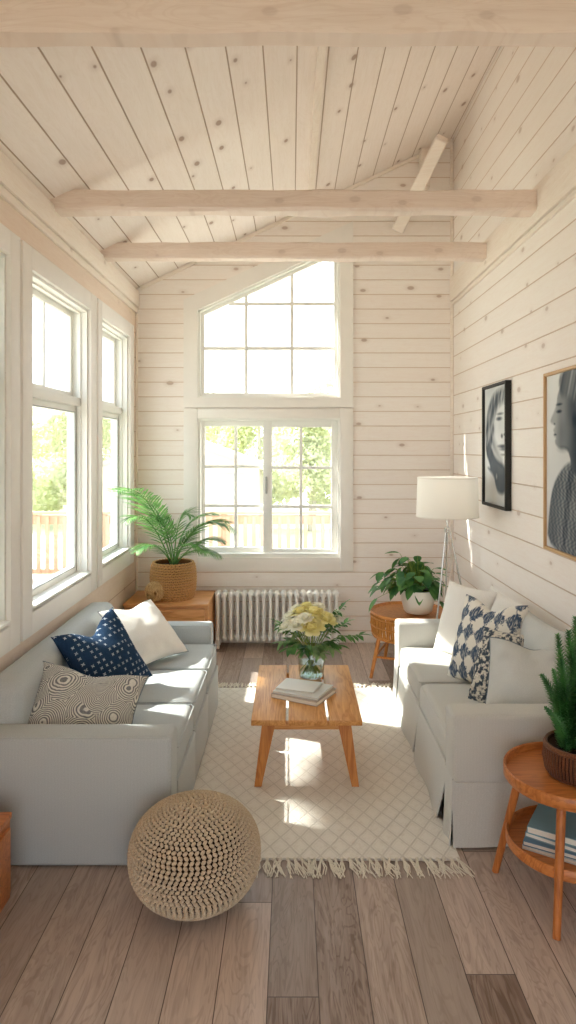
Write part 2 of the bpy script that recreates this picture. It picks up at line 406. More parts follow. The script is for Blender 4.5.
# ------------------------------------------------------------------ windows
def left_window(y0, y1, name, c0=0.14, c1=0.14, div=True):
    x = XL
    b = MB(); zt, zb = OZ1+0.13, OZ0-0.13
    b.box(x, x+0.028, y0-c0, y0, zb, zt, 0.004); b.box(x, x+0.028, y1, y1+c1, zb, zt, 0.004)
    b.box(x, x+0.028, y0, y1, OZ1, zt, 0.004); b.box(x, x+0.028, y0, y1, zb, OZ0, 0.004)
    w = b.build(name, M_trim); struct(w)
    b = MB(); d = 0.16                              # jamb lining with a stop bead
    b.box(x-0.15, x, y0, y0+0.018, OZ0, OZ1); b.box(x-0.15, x, y1-0.018, y1, OZ0, OZ1)
    b.box(x-0.15, x, y0+0.018, y1-0.018, OZ1-0.018, OZ1); b.box(x-0.15, x, y0+0.018, y1-0.018, OZ0, OZ0+0.02)
    for (ya, yb) in ((y0+0.018, y0+0.033), (y1-0.033, y1-0.018)): b.box(x-0.07, x-0.045, ya, yb, OZ0+0.02, OZ1-0.018)
    b.box(x-0.07, x-0.045, y0+0.033, y1-0.033, OZ1-0.033, OZ1-0.018)
    b.build('jamb', M_trim2, w)
    ya, yb = y0+0.018, y1-0.018; zm = 2.24
    def sash(xa, xb, z0, z1, st, bot, nm, seal=False):
        b = MB()
        b.box(xa, xb, ya, ya+st, z0, z1, 0.004); b.box(xa, xb, yb-st, yb, z0, z1, 0.004)
        b.box(xa, xb, ya+st, yb-st, z1-st, z1, 0.004); b.box(xa, xb, ya+st, yb-st, z0, z0+bot, 0.004)
        if div and not seal:
            ym = (ya+yb)/2; b.box(xa+0.008, xb-0.008, ym-0.012, ym+0.012, z0+bot, z1-st, 0.003)
        o = b.build(nm, M_trim2, w)
        if seal:
            q = MB(); xs_ = xb
            q.box(xs_-0.004, xs_+0.003, ya+st-0.008, ya+st, z0+bot, z1-st); q.box(xs_-0.004, xs_+0.003, yb-st, yb-st+0.008, z0+bot, z1-st)
            q.box(xs_-0.004, xs_+0.003, ya+st, yb-st, z1-st, z1-st+0.008); q.box(xs_-0.004, xs_+0.003, ya+st, yb-st, z0+bot-0.008, z0+bot)
            q.build('seal', M_seal, w)
        g = MB(); xm = (xa+xb)/2; g.box(xm-0.003, xm+0.003, ya+st, yb-st, z0+bot, z1-st); g.build('pane', M_glass, w, smooth=False)
    sash(x-0.145, x-0.105, zm+0.03, OZ1-0.018, 0.045, 0.04, 'upper_sash')
    b = MB(); b.box(x-0.148, x-0.045, ya, yb, zm-0.03, zm+0.03, 0.005); b.build('transom', M_trim2, w)
    sash(x-0.12, x-0.075, OZ0+0.02, zm-0.03, 0.05, 0.06, 'lower_sash', True)
    b = MB(); b.box(x-0.075, x+0.036, y0+0.018, y1-0.018, OZ0+0.02, OZ0+0.034, 0.004); b.build('window_sill', M_trim2, w)
left_window(*WINS[0], 'window_1', 0.14, 0.13, False)
left_window(*WINS[1], 'window_2')
left_window(*WINS[2], 'window_3', 0.12, 0.14)

# back window, lower slider
b = MB(); cw = 0.137; yf = YB-0.03
b.box(LX0-cw, LX0, yf, YB, LZ0-0.135, LZ1+0.095, 0.004); b.box(LX1, LX1+cw-0.01, yf, YB, LZ0-0.135, LZ1+0.095, 0.004)
b.box(LX0, LX1, yf, YB, LZ1, LZ1+0.095, 0.004); b.box(LX0, LX1, yf, YB, LZ0-0.135, LZ0, 0.004)
w4 = struct(b.build('window_4', M_trim))
b = MB(); jt = 0.022
b.box(LX0, LX0+jt, YB, YB+0.2, LZ0, LZ1); b.box(LX1-jt, LX1, YB, YB+0.2, LZ0, LZ1)
b.box(LX0+jt, LX1-jt, YB, YB+0.2, LZ1-jt, LZ1); b.box(LX0+jt, LX1-jt, YB, YB+0.2, LZ0, LZ0+jt)
b.box(LX0+jt, LX1-jt, YB-0.005, YB+0.06, LZ0+jt, LZ0+jt+0.012, 0.003)
b.build('jamb', M_trim2, w4)
def grid_sash(x0, x1, z0, z1, gx0, gx1, gz0, gz1, vx, hz, ya, yb, par, nm='sash'):
    b = MB()
    b.box(x0, gx0, ya, yb, z0, z1, 0.004); b.box(gx1, x1, ya, yb, z0, z1, 0.004)
    b.box(gx0, gx1, ya, yb, gz1, z1, 0.004); b.box(gx0, gx1, ya, yb, z0, gz0, 0.004)
    o = b.build(nm, M_trim2, par)
    q = MB()
    for v_ in vx: q.box(v_-0.015, v_+0.015, ya+0.002, yb-0.002, gz0, gz1, 0.003)
    xs = [gx0]+list(vx)+[gx1]
    for h_ in hz:
        for i in range(len(xs)-1):
            q.box(xs[i]+(0.015 if i else 0), xs[i+1]-(0.015 if i < len(xs)-2 else 0), ya+0.002, yb-0.002, h_-0.015, h_+0.015, 0.003)
    q.build('glazing_bars', M_trim2, par)
    g = MB(); ym = (ya+yb)/2; g.box(gx0, gx1, ym-0.002, ym+0.002, gz0, gz1); g.build('pane', M_glass, par, smooth=False)
grid_sash(LX0+jt, -0.205, LZ0+jt, LZ1-jt, -0.865, -0.272, 0.915, 2.115, [-0.560], [1.715, 1.325], YB+0.11, YB+0.15, w4)
grid_sash(-0.285, LX1-jt, LZ0+jt+0.012, LZ1-jt, -0.197, 0.388, 0.905, 2.105, [0.088], [1.706, 1.321], YB+0.055, YB+0.10, w4)
b = MB(); b.box(-0.262, -0.242, YB+0.035, YB+0.055, 1.45, 1.62, 0.006); b.build('window_latch', M_seal, w4)
# back window, upper sloping light
b = MB(); oz = UZL-cw*US
def casez(x): return 3.347+(x+1.056)*US
b.prism([(LX0-cw, 2.295), (LX0, 2.295), (LX0, casez(LX0)), (LX0-cw, casez(LX0-cw))], 'y', yf, YB)
b.prism([(LX1, 2.295), (LX1+cw-0.01, 2.295), (LX1+cw-0.01, casez(LX1+cw-0.01)), (LX1, casez(LX1))], 'y', yf, YB)
b.box(LX0, LX1, yf, YB, 2.295, UZ0)
b.prism([(LX0, UZL), (LX1, UZR), (LX1, casez(LX1)), (LX0, casez(LX0))], 'y', yf, YB)
w5 = struct(b.build('window_5', M_trim, smooth=False))
b = MB()
b.box(LX0, LX0+jt, YB, YB+0.2, UZ0, UZL); b.box(LX1-jt, LX1, YB, YB+0.2, UZ0, UZR)
b.box(LX0+jt, LX1-jt, YB, YB+0.2, UZ0, UZ0+jt)
b.prism([(LX0, UZL-jt), (LX1, UZR-jt), (LX1, UZR), (LX0, UZL)], 'y', YB, YB+0.2); b.build('jamb', M_trim2, w5, smooth=False)
ya, yb2 = YB+0.06, YB+0.11; st = 0.032; xa, xb = LX0+jt, LX1-jt
def zin(x, d=0.0): return UZL+(x-LX0)*US-jt*1.1-d
b = MB(); b.prism([(xa, UZ0+jt), (xa+st, UZ0+jt), (xa+st, zin(xa+st)), (xa, zin(xa))], 'y', ya, yb2)
b.prism([(xb-st, UZ0+jt), (xb, UZ0+jt), (xb, zin(xb)), (xb-st, zin(xb-st))], 'y', ya, yb2)
b.box(xa+st, xb-st, ya, yb2, UZ0+jt, UZ0+jt+st)
b.prism([(xa+st, zin(xa+st, st)), (xb-st, zin(xb-st, st)), (xb-st, zin(xb-st)), (xa+st, zin(xa+st))], 'y', ya, yb2)
b.build('sash', M_trim2, w5, smooth=False)
b = MB()
for x in (-0.452, 0.0): b.prism([(x-0.015, UZ0+jt+st), (x+0.015, UZ0+jt+st), (x+0.015, zin(x+0.015, st)), (x-0.015, zin(x-0.015, st))], 'y', ya+0.008, yb2-0.008)
for z in (3.325, 2.885):
    xs0 = max(xa+st, LX0+(z+0.0+st+jt*1.1-UZL)/US)
    b.box(xs0, xb-st, ya+0.01, yb2-0.01, z-0.015, z+0.015)
b.build('glazing_bars', M_trim2, w5, smooth=False)
ym = (ya+yb2)/2
b = MB(); b.prism([(xa+st, UZ0+jt+st), (xb-st, UZ0+jt+st), (xb-st, zin(xb-st, st)), (xa+st, zin(xa+st, st))], 'y', ym-0.002, ym+0.002); b.build('pane', M_glass, w5, smooth=False)

# ------------------------------------------------------------------ outside: deck, railing, ground, trees, neighbour's house
M_ground = NT('pale_dry_grass'); f_ = M_ground.noise(M_ground.obj(), 0.7, 4); M_ground = M_ground.fin(M_ground.mix(f_, srgb('#d8d6bd'), srgb('#e9e4d2')), 0.95, 0.1)
b = MB(); b.box(-60, 60, -8, 90, -0.75, -0.6); g = b.build('ground', M_ground, smooth=False); struct(g)
b = MB(); b.box(-6.5, XL-0.16, 0.5, 10.15, -0.14, -0.02); b.box(XL-0.21, 4.5, YB+0.21, 10.15, -0.14, -0.02)
d = b.build('deck', M_deck, smooth=False); struct(d)
b = MB()
for (x, y) in ((-6.2, 0.8), (-6.2, 5), (-6.2, 9.9), (-2.5, 9.9), (1, 9.9), (4.2, 9.9), (-2.5, 5.0), (4.2, 6.95)): b.box(x-0.07, x+0.07, y-0.07, y+0.07, -0.6, -0.14)
b.build('deck_post', M_rail, d, smooth=False)
def railing(x0, x1, y, label):
    t = thing('deck_railing', label, 'railing', (x0, y, -0.02))
    L = x1-x0; b = MB(); b.box(0, L, -0.05, 0.05, 0.95, 0.985, 0.005); b.build('handrail', M_rail, t)
    b = MB(); b.box(0, L, -0.02, 0.02, 0.80, 0.93, 0.004); b.build('top_rail', M_rail, t)
    b = MB(); b.box(0, L, -0.02, 0.02, 0.07, 0.14, 0.004); b.build('bottom_rail', M_rail, t)
    n = int(round(L/1.75))
    for i in range(n+1):
        b = MB(); x = L*i/n; x = min(max(x, 0.045), L-0.045); b.box(x-0.045, x+0.045, -0.019, 0.07, 0.0, 0.95, 0.005); b.build('post', M_rail, t)
    k = int(L/0.125)
    bal = MB(); bal.box(-0.028, 0.028, -0.045, -0.021, 0.09, 0.92, 0.003); o0 = None
    for i in range(k):
        x = (i+0.5)*L/k
        if o0 is None: o0 = bal.build('baluster', M_rail, t, loc=(x, 0, 0))
        else:
            o = o0.copy(); C.objects.link(o); o.parent = t; o.location = (x, 0, 0)
railing(-6.3, 4.3, 10.0, 'pale wooden deck railing with slim balusters outside the windows')

def tree(x, y, h, r, label, seed, trunk=0.06, nl=6500, ls=1.0):
    rr = random.Random(seed)
    t = thing('tree', label, 'tree', (x, y, -0.6), 0, 'pale green trees beyond the deck' if y > 10 else None)
    b = MB(); b.tube([(0, 0, 0), (0.05, 0.02, h*0.4), (0, 0, h*0.8)], [0.13, 0.09, 0.03], 8); b.build('trunk', M_bark, t)
    v = []; f = []
    blobs = [(rr.uniform(-.55, .55)*r, rr.uniform(-.55, .55)*r, h*rr.uniform(trunk+.08, 0.88), r*rr.uniform(.35, .62)) for _ in range(16)]
    for i in range(nl):
        bx_, by_, bz_, br = rr.choice(blobs)
        d_ = Vector((rr.gauss(0, 1), rr.gauss(0, 1), rr.gauss(0, 1))).normalized()*br*rr.uniform(.55, 1.0)
        c = Vector((bx_, by_, min(bz_+d_.z*0.8, h)))+Vector((d_.x, d_.y, 0))
        s_ = ls*rr.uniform(.05, .11); a = Vector((rr.gauss(0, 1), rr.gauss(0, 1), rr.gauss(0, 1))).normalized(); e = a.orthogonal().normalized()*s_*0.6; a = a*s_
        o = len(v); v += [c-a, c+e, c+a, c-e]; f.append((o, o+1, o+2, o+3))
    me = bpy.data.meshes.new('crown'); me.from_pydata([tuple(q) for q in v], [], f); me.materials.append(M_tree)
    o = bpy.data.objects.new('crown', me); C.objects.link(o); o.parent = t
trees = [(-9.9, 22, 4.6, 2.0, 'broad pale tree seen through the near edge of the nearer left window'),
         (-8.6, 27.5, 5.0, 2.2, 'pale rounded tree standing farther back, seen through the left windows'),
         (-6.9, 21.5, 4.4, 1.5, 'pale tree seen through the farther left window'),
         (-4.6, 24.5, 4.1, 1.5, 'low pale tree behind the left slope of the outbuilding roof'),
         (-3.2, 29, 5.0, 2.2, 'distant pale tree rising over the outbuilding roof ridge'),
         (-1.2, 24.5, 4.6, 1.6, 'pale tree behind the meeting stile of the sliding window'),
         (0.6, 20.5, 4.9, 1.45, 'tall pale tree filling the right half of the sliding window'),
         (2.4, 25.5, 6.7, 1.5, 'tallest pale tree whose tip shows at the right of the sloping window'),
         (-15, 27, 5.6, 2.6, 'leftmost pale tree beyond the side deck'),
         (4.6, 21, 4.8, 1.7, 'rightmost pale tree, mostly hidden by the back wall')]
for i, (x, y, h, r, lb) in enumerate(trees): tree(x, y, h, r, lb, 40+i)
tree(-7.0, 6.22, 9.2, 1.05, 'tall tree added out of view beside the deck to block sun', 91, 0.70, 9000, 1.4)  # unseen tree, added to limit the sun falling through the left windows
# white outbuilding
M_house = plain('pale_siding', '#d9cdbe', 0.8, 0.1); M_roof = plain('pale_shingles', '#bfb3a6', 0.85, 0.1); M_hglass = plain('dim_window', '#b9c2c4', 0.2, 0.5)
t = thing('outbuilding', 'small pale outbuilding with a pitched roof beyond the deck railing', 'building', (-3.1, 18.5, -0.6))
b = MB(); b.prism([(-2.2, 0), (2.2, 0), (2.2, 1.95), (0, 2.75), (-2.2, 1.95)], 'y', 0, 3); b.build('wall', M_house, t, smooth=False)
b = MB(); b.prism([(-2.45, 1.86), (0, 2.75), (2.45, 1.86), (2.45, 1.98), (0, 2.88), (-2.45, 1.98)], 'y', -0.2, 3.2); b.build('roof', M_roof, t, smooth=False)
b = MB()
for (x0, x1, z0, z1) in ((1.05, 1.8, 1.1, 1.18), (1.05, 1.8, 1.72, 1.8), (1.05, 1.13, 1.18, 1.72), (1.72, 1.8, 1.18, 1.72)): b.box(x0, x1, -0.05, 0.0, z0, z1)
wf = b.build('window_frame', M_seal, t, smooth=False); b = MB(); b.box(1.13, 1.72, -0.03, -0.005, 1.18, 1.72); b.build('pane', M_hglass, wf, smooth=False)

# ------------------------------------------------------------------ rug
M_rug = NT('cream_diamond_weave'); m = M_rug; o = m.sep(m.obj())
nz = m.noise(m.obj(), 5, 2); u = m.math('DIVIDE', m.math('ADD', o[0], m.math('MULTIPLY', nz, .02)), 0.095); v = m.math('DIVIDE', o[1], 0.15)
def tri(a): return m.math('ABSOLUTE', m.math('SUBTRACT', m.math('FRACT', a), 0.5))
d1 = tri(m.math('ADD', u, v)); d2 = tri(m.math('SUBTRACT', u, v)); dd = m.math('MINIMUM', d1, d2)
line = m.step(dd, 0.02, 0.08, 0.8, 0.0)
inner = m.step(m.math('ABSOLUTE', m.math('SUBTRACT', dd, 0.17)), 0.01, 0.045, 0.3, 0.0)
pat = m.math('MAXIMUM', line, inner); nn = m.noise(m.obj(), 170, 3, .6); nb = m.noise(m.obj(), 38, 2, .6)
m.bump(m.math('ADD', m.math('MULTIPLY', nn, .6), m.math('ADD', m.math('MULTIPLY', nb, .35), m.math('MULTIPLY', pat, -0.45))), 0.7, 0.008)
c_ = m.mix(m.math('MULTIPLY', pat, m.step(nn, .2, .8, .35, .75)), srgb('#e6e1d7'), srgb('#bdb5aa'))
M_rug = m.fin(m.mix(m.step(nb, .45, .8, 0, .35), c_, srgb('#cbc1b1')), 0.97, 0.05)
M_yarn = fabric('cream_yarn', '#e9e2d4', '#d6cdbc')
RX0, RX1, RY0, RY1 = -0.66, 0.775, 3.13, 5.36
b = MB(); nx, ny = 40, 60; V = []
for j in range(ny+1):
    for i in range(nx+1):
        x = RX0+(RX1-RX0)*i/nx; y = RY0+(RY1-RY0)*j/ny
        ex = 0.008*noise.noise(Vector((x*3, y*4, 2))) if i in (0, nx) else 0
        ey = 0.010*noise.noise(Vector((x*5, y, 7))) if j in (0, ny) else 0
        V.append((x+ex, y+ey, 0.011))
F = [(j*(nx+1)+i, j*(nx+1)+i+1, (j+1)*(nx+1)+i+1, (j+1)*(nx+1)+i) for j in range(ny) for i in range(nx)]
b.add(V, F); lo = [(x, y, 0.001) for (x, y, z) in V]; k0 = len(V); b.add(lo, [f[::-1] for f in F])
per = [i for i in range(nx+1)]+[j*(nx+1)+nx for j in range(1, ny+1)]+[ny*(nx+1)+i for i in range(nx-1, -1, -1)]+[j*(nx+1) for j in range(ny-1, 0, -1)]
for i in range(len(per)): a, c = per[i], per[(i+1) % len(per)]; b.f.append((a, a+k0, c+k0, c)); b.m.append(0)
rug = b.build('area_rug', M_rug); tag(rug, 'cream diamond-woven rug with fringed ends between the two sofas', 'rug')
for (ye, sgn, nm) in ((RY0, -1, 'fringe'), (RY1, 1, 'fringe')):
    b = MB(); n = 46
    for i in range(n):
        x = RX0+0.015+(RX1-RX0-0.03)*i/(n-1); lean = R.uniform(-.03, .05)
        for k in range(6):
            L = R.uniform(.09, .14); q = R.uniform(-.012, .012); le = lean+R.uniform(-.012, .012); cv = R.uniform(-.015, .015)
            b.tube([(x, ye+sgn*-0.004, .010), (x+q*.3+le*.15, ye+sgn*.02, .013), (x+q+le*.5+cv, ye+sgn*L*.55, .006), (x+q*1.3+le, ye+sgn*L, .005)], [.0035, .0032, .0028, .002], 5)
        b.ball((x, ye+sgn*.008, .012), .009, .011, .008, 6, 5)
    b.build(nm, M_yarn, rug)

# ------------------------------------------------------------------ soft goods
def pillow_mesh(w, h, t, n=26, pinch=0.07, chop=0.0, seed=0, wr=0.006, sharp=0.5):
    V = []; b = MB(); sd_ = Vector((seed*3.3, seed*1.7, 0))
    for side in (1, -1):
        for j in range(n+1):
            for i in range(n+1):
                u = -math.cos(PI*i/n)*0.5+(-1+2*i/n)*0.5; v = -math.cos(PI*j/n)*0.5+(-1+2*j/n)*0.5
                x = w/2*u*(1-pinch*(1-v*v)*abs(u)**1.5); y = h/2*v*(1-pinch*(1-u*u)*abs(v)**1.5)
                if chop: y -= chop*math.exp(-(u/.42)**2)*max(0, v)**1.6
                e = max(0.0, (1-u*u)*(1-v*v)); z = t/2*e**sharp
                z += wr*(noise.noise(Vector((x*9, y*9, side*2))+sd_)+0.6*noise.noise(Vector((x*19, y*19, side*5))+sd_))*min(1, e*5)
                if chop and v > 0: z *= 1-0.55*math.exp(-(u/.30)**2)*v
                # creases running in from the corners
                z -= 0.35*wr*math.sin(22*(abs(u)-abs(v)))*min(1, e*4)*(abs(u*v))
                V.append((x, y, side*z))
    N = (n+1)*(n+1)
    F = [(j*(n+1)+i, j*(n+1)+i+1, (j+1)*(n+1)+i+1, (j+1)*(n+1)+i) for j in range(n) for i in range(n)]
    b.add(V, F+[tuple(q+N for q in f[::-1]) for f in F])
    per = [V[i] for i in range(n+1)]+[V[j*(n+1)+n] for j in range(1, n+1)]+[V[n*(n+1)+i] for i in range(n-1, -1, -1)]+[V[j*(n+1)] for j in range(n-1, 0, -1)]
    return b, per
def pillow(name, label, cat, mat, loc, right, up, w, h, t, pipe=None, pr=0.004, group=None, **k):
    b, per = pillow_mesh(w, h, t, **k); o = b.build(name, mat, angle=75, weld=True); o.matrix_world = frame(loc, right, up)
    tag(o, label, cat, group)
    if pipe:
        q = MB(); q.tube(per+[per[0], per[1]], pr, 6, caps=False); q.build('piping', pipe, o)
    return o
# patterned fabrics
m = NT('indigo_cross_stitch'); o = m.sep(m.obj()); p_ = 0.036
u = m.math('DIVIDE', o[0], p_); v = m.math('DIVIDE', o[1], p_); fu = m.math('SUBTRACT', m.math('FRACT', u), .5); fv = m.math('SUBTRACT', m.math('FRACT', v), .5)
rnd = m.white(m.comb(m.math('FLOOR', u), m.math('FLOOR', v), 1)); au, av = m.math('ABSOLUTE', fu), m.math('ABSOLUTE', fv)
a1 = m.math('MULTIPLY', m.step(m.math('ABSOLUTE', m.math('SUBTRACT', au, av)), .05, .13, 1, 0), m.step(m.math('MAXIMUM', au, av), .16, .25, 1, 0))
mk = m.math('MULTIPLY', a1, m.math('GREATER_THAN', rnd, .25)); nn = m.noise(m.obj(), 90, 3, .6)
col = m.mix(nn, srgb('#182c46'), srgb('#2f4a68')); col = m.mix(m.math('MULTIPLY', mk, m.step(nn, .3, .6, .4, .95)), col, srgb('#c9d3dd'))
nw = m.noise(m.comb(m.math('MULTIPLY', o[0], 1.0), m.math('MULTIPLY', o[1], 6.0), 0.0), 22, 3, .6, 1.0)
m.bump(m.math('ADD', nw, m.math('MULTIPLY', nn, .3)), .6, .006); M_indigo = m.fin(col, .95, .1)
m = NT('swirl_print'); vo = m.vor(m.obj(), 6.5, rand=.8); nn = m.noise(m.obj(), 14, 2, .5); n2 = m.noise(m.obj(), 120, 2, .6)
rg = m.math('SINE', m.math('ADD', m.math('MULTIPLY', vo['Distance'], 115.0), m.math('MULTIPLY', nn, 9.0)))
col = m.mix(m.step(rg, -.35, .25), srgb('#77797b'), srgb('#dedbd2')); col = m.mix(m.step(n2, .35, .8, 0, .4), col, srgb('#b8b2a6'))
m.bump(m.math('ADD', rg, n2), .5, .003); M_swirl = m.fin(col, .95, .1)
m = NT('ikat_blue'); o = m.sep(m.obj()); nn = m.noise(m.obj(), 20, 4, .75, 1.2); n3 = m.noise(m.comb(m.math('MULTIPLY', o[0], 1.0), m.math('MULTIPLY', o[1], .18), 0.0), 130, 2, .6)
u = m.math('DIVIDE', m.math('ADD', o[0], m.math('MULTIPLY', nn, .075)), .095); v = m.math('DIVIDE', m.math('ADD', o[1], m.math('MULTIPLY', n3, .06)), .12)
d_ = m.math('ADD', tri(u), tri(v)) if False else None
tu = m.math('ABSOLUTE', m.math('SUBTRACT', m.math('FRACT', u), .5)); tv = m.math('ABSOLUTE', m.math('SUBTRACT', m.math('FRACT', v), .5))
dd = m.math('ADD', tu, tv); msk = m.step(m.math('ADD', dd, m.math('MULTIPLY', m.math('SUBTRACT', nn, .5), .5)), .47, .56)
col = m.mix(msk, srgb('#46586e'), srgb('#e9e5da')); col = m.mix(m.math('MULTIPLY', m.step(n3, .5, .62), .5), col, srgb('#e9e5da'))
m.bump(m.math('ADD', nn, n3), .4, .004); M_ikat = m.fin(col, .95, .1)
m = NT('bobble_knit'); vo = m.vor(m.obj(), 85); n2 = m.noise(m.obj(), 34, 3, .6)
col = m.mix(m.step(n2, .44, .56), srgb('#4c5863'), srgb('#e4dfd3')); m.bump(m.math('MULTIPLY', vo['Distance'], -1.0), .9, .012); M_bobble = m.fin(col, .95, .1)

def sofa_left():
    t = thing('sofa', 'grey linen three-seat sofa with square arms under the left windows', 'sofa', (-1.5, 3.075, 0))
    P = MB
    b = P(); b.box(0.27, 0.94, 0.16, 1.93, 0.03, 0.30, 0.02, 2); b.build('base', M_sofa, t)
    for (a, c, x1) in ((0, 0.165, 0.955), (1.93, 2.085, 0.905)):
        b = P(); b.box(0.0, x1, a, c, 0.002, 0.592, 0.024, 4); o = b.build('arm', M_sofa, t)
        q = MB(); ys = a+0.012 if a == 0 else a+.012
        q.tube([(x1-0.006, a+.008, .03), (x1-.006, a+.008, .572), (x1-.02, a+.008, .585), (.03, a+.008, .585)], .0035, 6); q.build('seam', M_sofa, o)
    b = P(); b.box(0.0, 0.21, 0.16, 1.935, 0.03, 0.78, 0.07, 5); b.build('backrest', M_sofa, t)
    ys = [0.175, 0.755, 1.34, 1.92]
    for i in range(3):
        b = P(); b.box(0.205, 0.950, ys[i], ys[i+1]-0.006, 0.295, 0.47, 0.045, 4); o = b.build('seat_cushion', M_sofa, t)
        q = MB(); y0, y1 = ys[i]+.014, ys[i+1]-.020; q.tube([(0.27, y0, .462), (.935, y0, .462), (.952, y0+.015, .458), (.952, y1-.015, .458), (.935, y1, .462), (.27, y1, .462)], .004, 6); q.build('piping', M_sofa, o)
    b = P()
    for (x, y) in ((.06, .06), (.9, .06), (.06, 2.02), (.88, 2.02)): b.box(x-.02, x+.02, y-.02, y+.02, 0, .02)
    b.build('foot', M_dark, t)
    # front panels down to the floor
    for i in range(3):
        b = P(); b.box(0.935, 0.958, ys[i]+.002, ys[i+1]-.004, 0.02, 0.31, 0.008, 2); b.build('front_panel', M_sofa, t)
    return t
sofa_left()

pillow('throw_pillow', 'grey and cream swirl-print pillow beside the near arm of the left sofa', 'pillow', M_swirl, (-1.06, 3.46, .575), (1, .05, -.16), (.0, .75, .72), .56, .44, .22, pipe=M_pipe, pr=.003, chop=.03, seed=1, pinch=.09)
pillow('throw_pillow', 'dark indigo pillow with small pale cross marks on the left sofa', 'pillow', M_indigo, (-1.10, 3.98, .675), (.42, .80, .12), (-.50, .22, .80), .50, .49, .20, pipe=None, chop=.08, seed=2, pinch=.10, wr=.009)
pillow('throw_pillow', 'plain off-white pillow at the far end of the left sofa', 'pillow', M_white, (-1.00, 4.60, .655), (.50, .82, -.02), (-.62, .22, .58), .50, .48, .17, pipe=M_pipe, pr=.0025, chop=.03, seed=3, wr=.009)

def skirt(b, pts, z1, z0, flare, nrm, wav=0.006, seed=0, th=0.006):
    """hanging cloth panel: pts = (start, end) on the plan, flares outward towards the floor"""
    (x0, y0), (x1, y1) = pts; n, k = 24, 10; V = []
    for off in (0, -th):
        for j in range(k+1):
            s_ = j/k; z = z1+(z0-z1)*s_
            for i in range(n+1):
                t_ = i/n; fl = flare*s_**1.3+wav*s_*math.sin(t_*9+seed)+off
                spread = 0.02*s_*(2*t_-1)*0
                V.append((x0+(x1-x0)*t_+nrm[0]*fl, y0+(y1-y0)*t_+nrm[1]*fl, z))
    N = (n+1)*(k+1); F = [(j*(n+1)+i, j*(n+1)+i+1, (j+1)*(n+1)+i+1, (j+1)*(n+1)+i) for j in range(k) for i in range(n)]
    G = F+[tuple(q+N for q in f[::-1]) for f in F]
    for i in range(n): G.append((i, i+N, i+1+N, i+1)); r0 = k*(n+1); G.append((r0+i, r0+i+1, r0+i+1+N, r0+i+N))
    for j in range(k): a = j*(n+1); c = a+n+1; G.append((a, c, c+N, a+N)); a += n; c += n; G.append((a, a+N, c+N, c))
    b.add(V, G)
def skirt_trap(b, x, ya0, ya1, yb0, yb1, z1, z0, flare, wav, seed, th=.006):
    """panel whose edges splay so that a pleat opens towards the floor"""
    n, k = 24, 10; V = []
    for off in (0, th):
        for j in range(k+1):
            s_ = j/k; z = z1+(z0-z1)*s_
            for i in range(n+1):
                t_ = i/n; y0 = ya0+(yb0-ya0)*s_**1.3; y1 = ya1+(yb1-ya1)*s_**1.3
                V.append((x-flare*s_**1.2-wav*s_*math.sin(t_*8+seed)+off, y0+(y1-y0)*t_, z))
    N = (n+1)*(k+1); F = [(j*(n+1)+i, j*(n+1)+i+1, (j+1)*(n+1)+i+1, (j+1)*(n+1)+i) for j in range(k) for i in range(n)]
    G = F+[tuple(q+N for q in f[::-1]) for f in F]
    for i in range(n): G.append((i, i+N, i+1+N, i+1)); r0 = k*(n+1); G.append((r0+i, r0+i+1, r0+i+1+N, r0+i+N))
    for j in range(k): a = j*(n+1); c = a+n+1; G.append((a, c, c+N, a+N)); a += n; c += n; G.append((a, a+N, c+N, c))
    b.add(V, G)
def sofa_right():
    t = thing('sofa', 'pale slipcovered two-seat sofa with pleated skirt along the right wall', 'sofa', (0.765, 3.23, 0))
    W = 0.775
    b = MB(); b.box(0.05, W, 0.05, 1.82, 0.02, 0.31, 0.01, 1); b.build('base', M_dark, t)
    for (a, c) in ((0.0, 0.165), (1.70, 1.85)):
        b = MB(); b.box(0.0, W-.01, a, c, 0.30, 0.63, 0.022, 4); b.build('arm', M_sofaR, t)
    b = MB(); b.box(W-.13, W, 0.16, 1.705, 0.30, 0.80, 0.05, 4); b.build('backrest', M_sofaR, t)
    for (a, c, x0) in ((0.172, 0.94, 0.0), (0.948, 1.695, 0.0)):
        b = MB(); b.box(x0+.01, W-.22, a, c, 0.305, 0.465, 0.045, 4); o = b.build('seat_cushion', M_sofaR, t)
        q = MB(); q.tube([(W-.26, a+.014, .457), (.045, a+.014, .457), (.022, a+.03, .452), (.022, c-.03, .452), (.045, c-.014, .457), (W-.26, c-.014, .457)], .004, 6); q.build('piping', M_sofaR, o)
    # upright front under the cushions, then skirts
    b = MB(); b.box(0.012, 0.055, 0.165, 1.70, 0.20, 0.315, 0.01, 2); b.build('front_rail', M_sofaR, t)
    b = MB(); skirt_trap(b, 0.012, 0.17, 0.945, 0.245, 0.90, 0.31, 0.014, 0.035, .008, 1); b.build('skirt_panel', M_sofaR, t)
    b = MB(); skirt_trap(b, 0.012, 0.947, 1.695, 0.99, 1.68, 0.31, 0.014, 0.035, .008, 4); b.build('skirt_panel', M_sofaR, t)
    b = MB(); skirt_trap(b, 0.0, 0.005, 0.168, 0.0, 0.155, 0.32, 0.010, 0.015, .006, 2); b.build('skirt_panel', M_sofaR, t)
    b = MB(); skirt_trap(b, 0.0, 1.70, 1.85, 1.70, 1.86, 0.32, 0.014, 0.018, .004, 3); b.build('skirt_panel', M_sofaR, t)
    b = MB(); skirt(b, ((-0.002, 0.008), (W-.01, 0.008)), 0.32, 0.010, 0.018, (0, -1), .006, 1); b.build('skirt_panel', M_sofaR, t)
    b = MB(); skirt(b, ((W-.01, 1.845), (0.0, 1.845)), 0.32, 0.014, 0.012, (0, 1), .005, 1); b.build('skirt_panel', M_sofaR, t)
    return t
sofa_right()
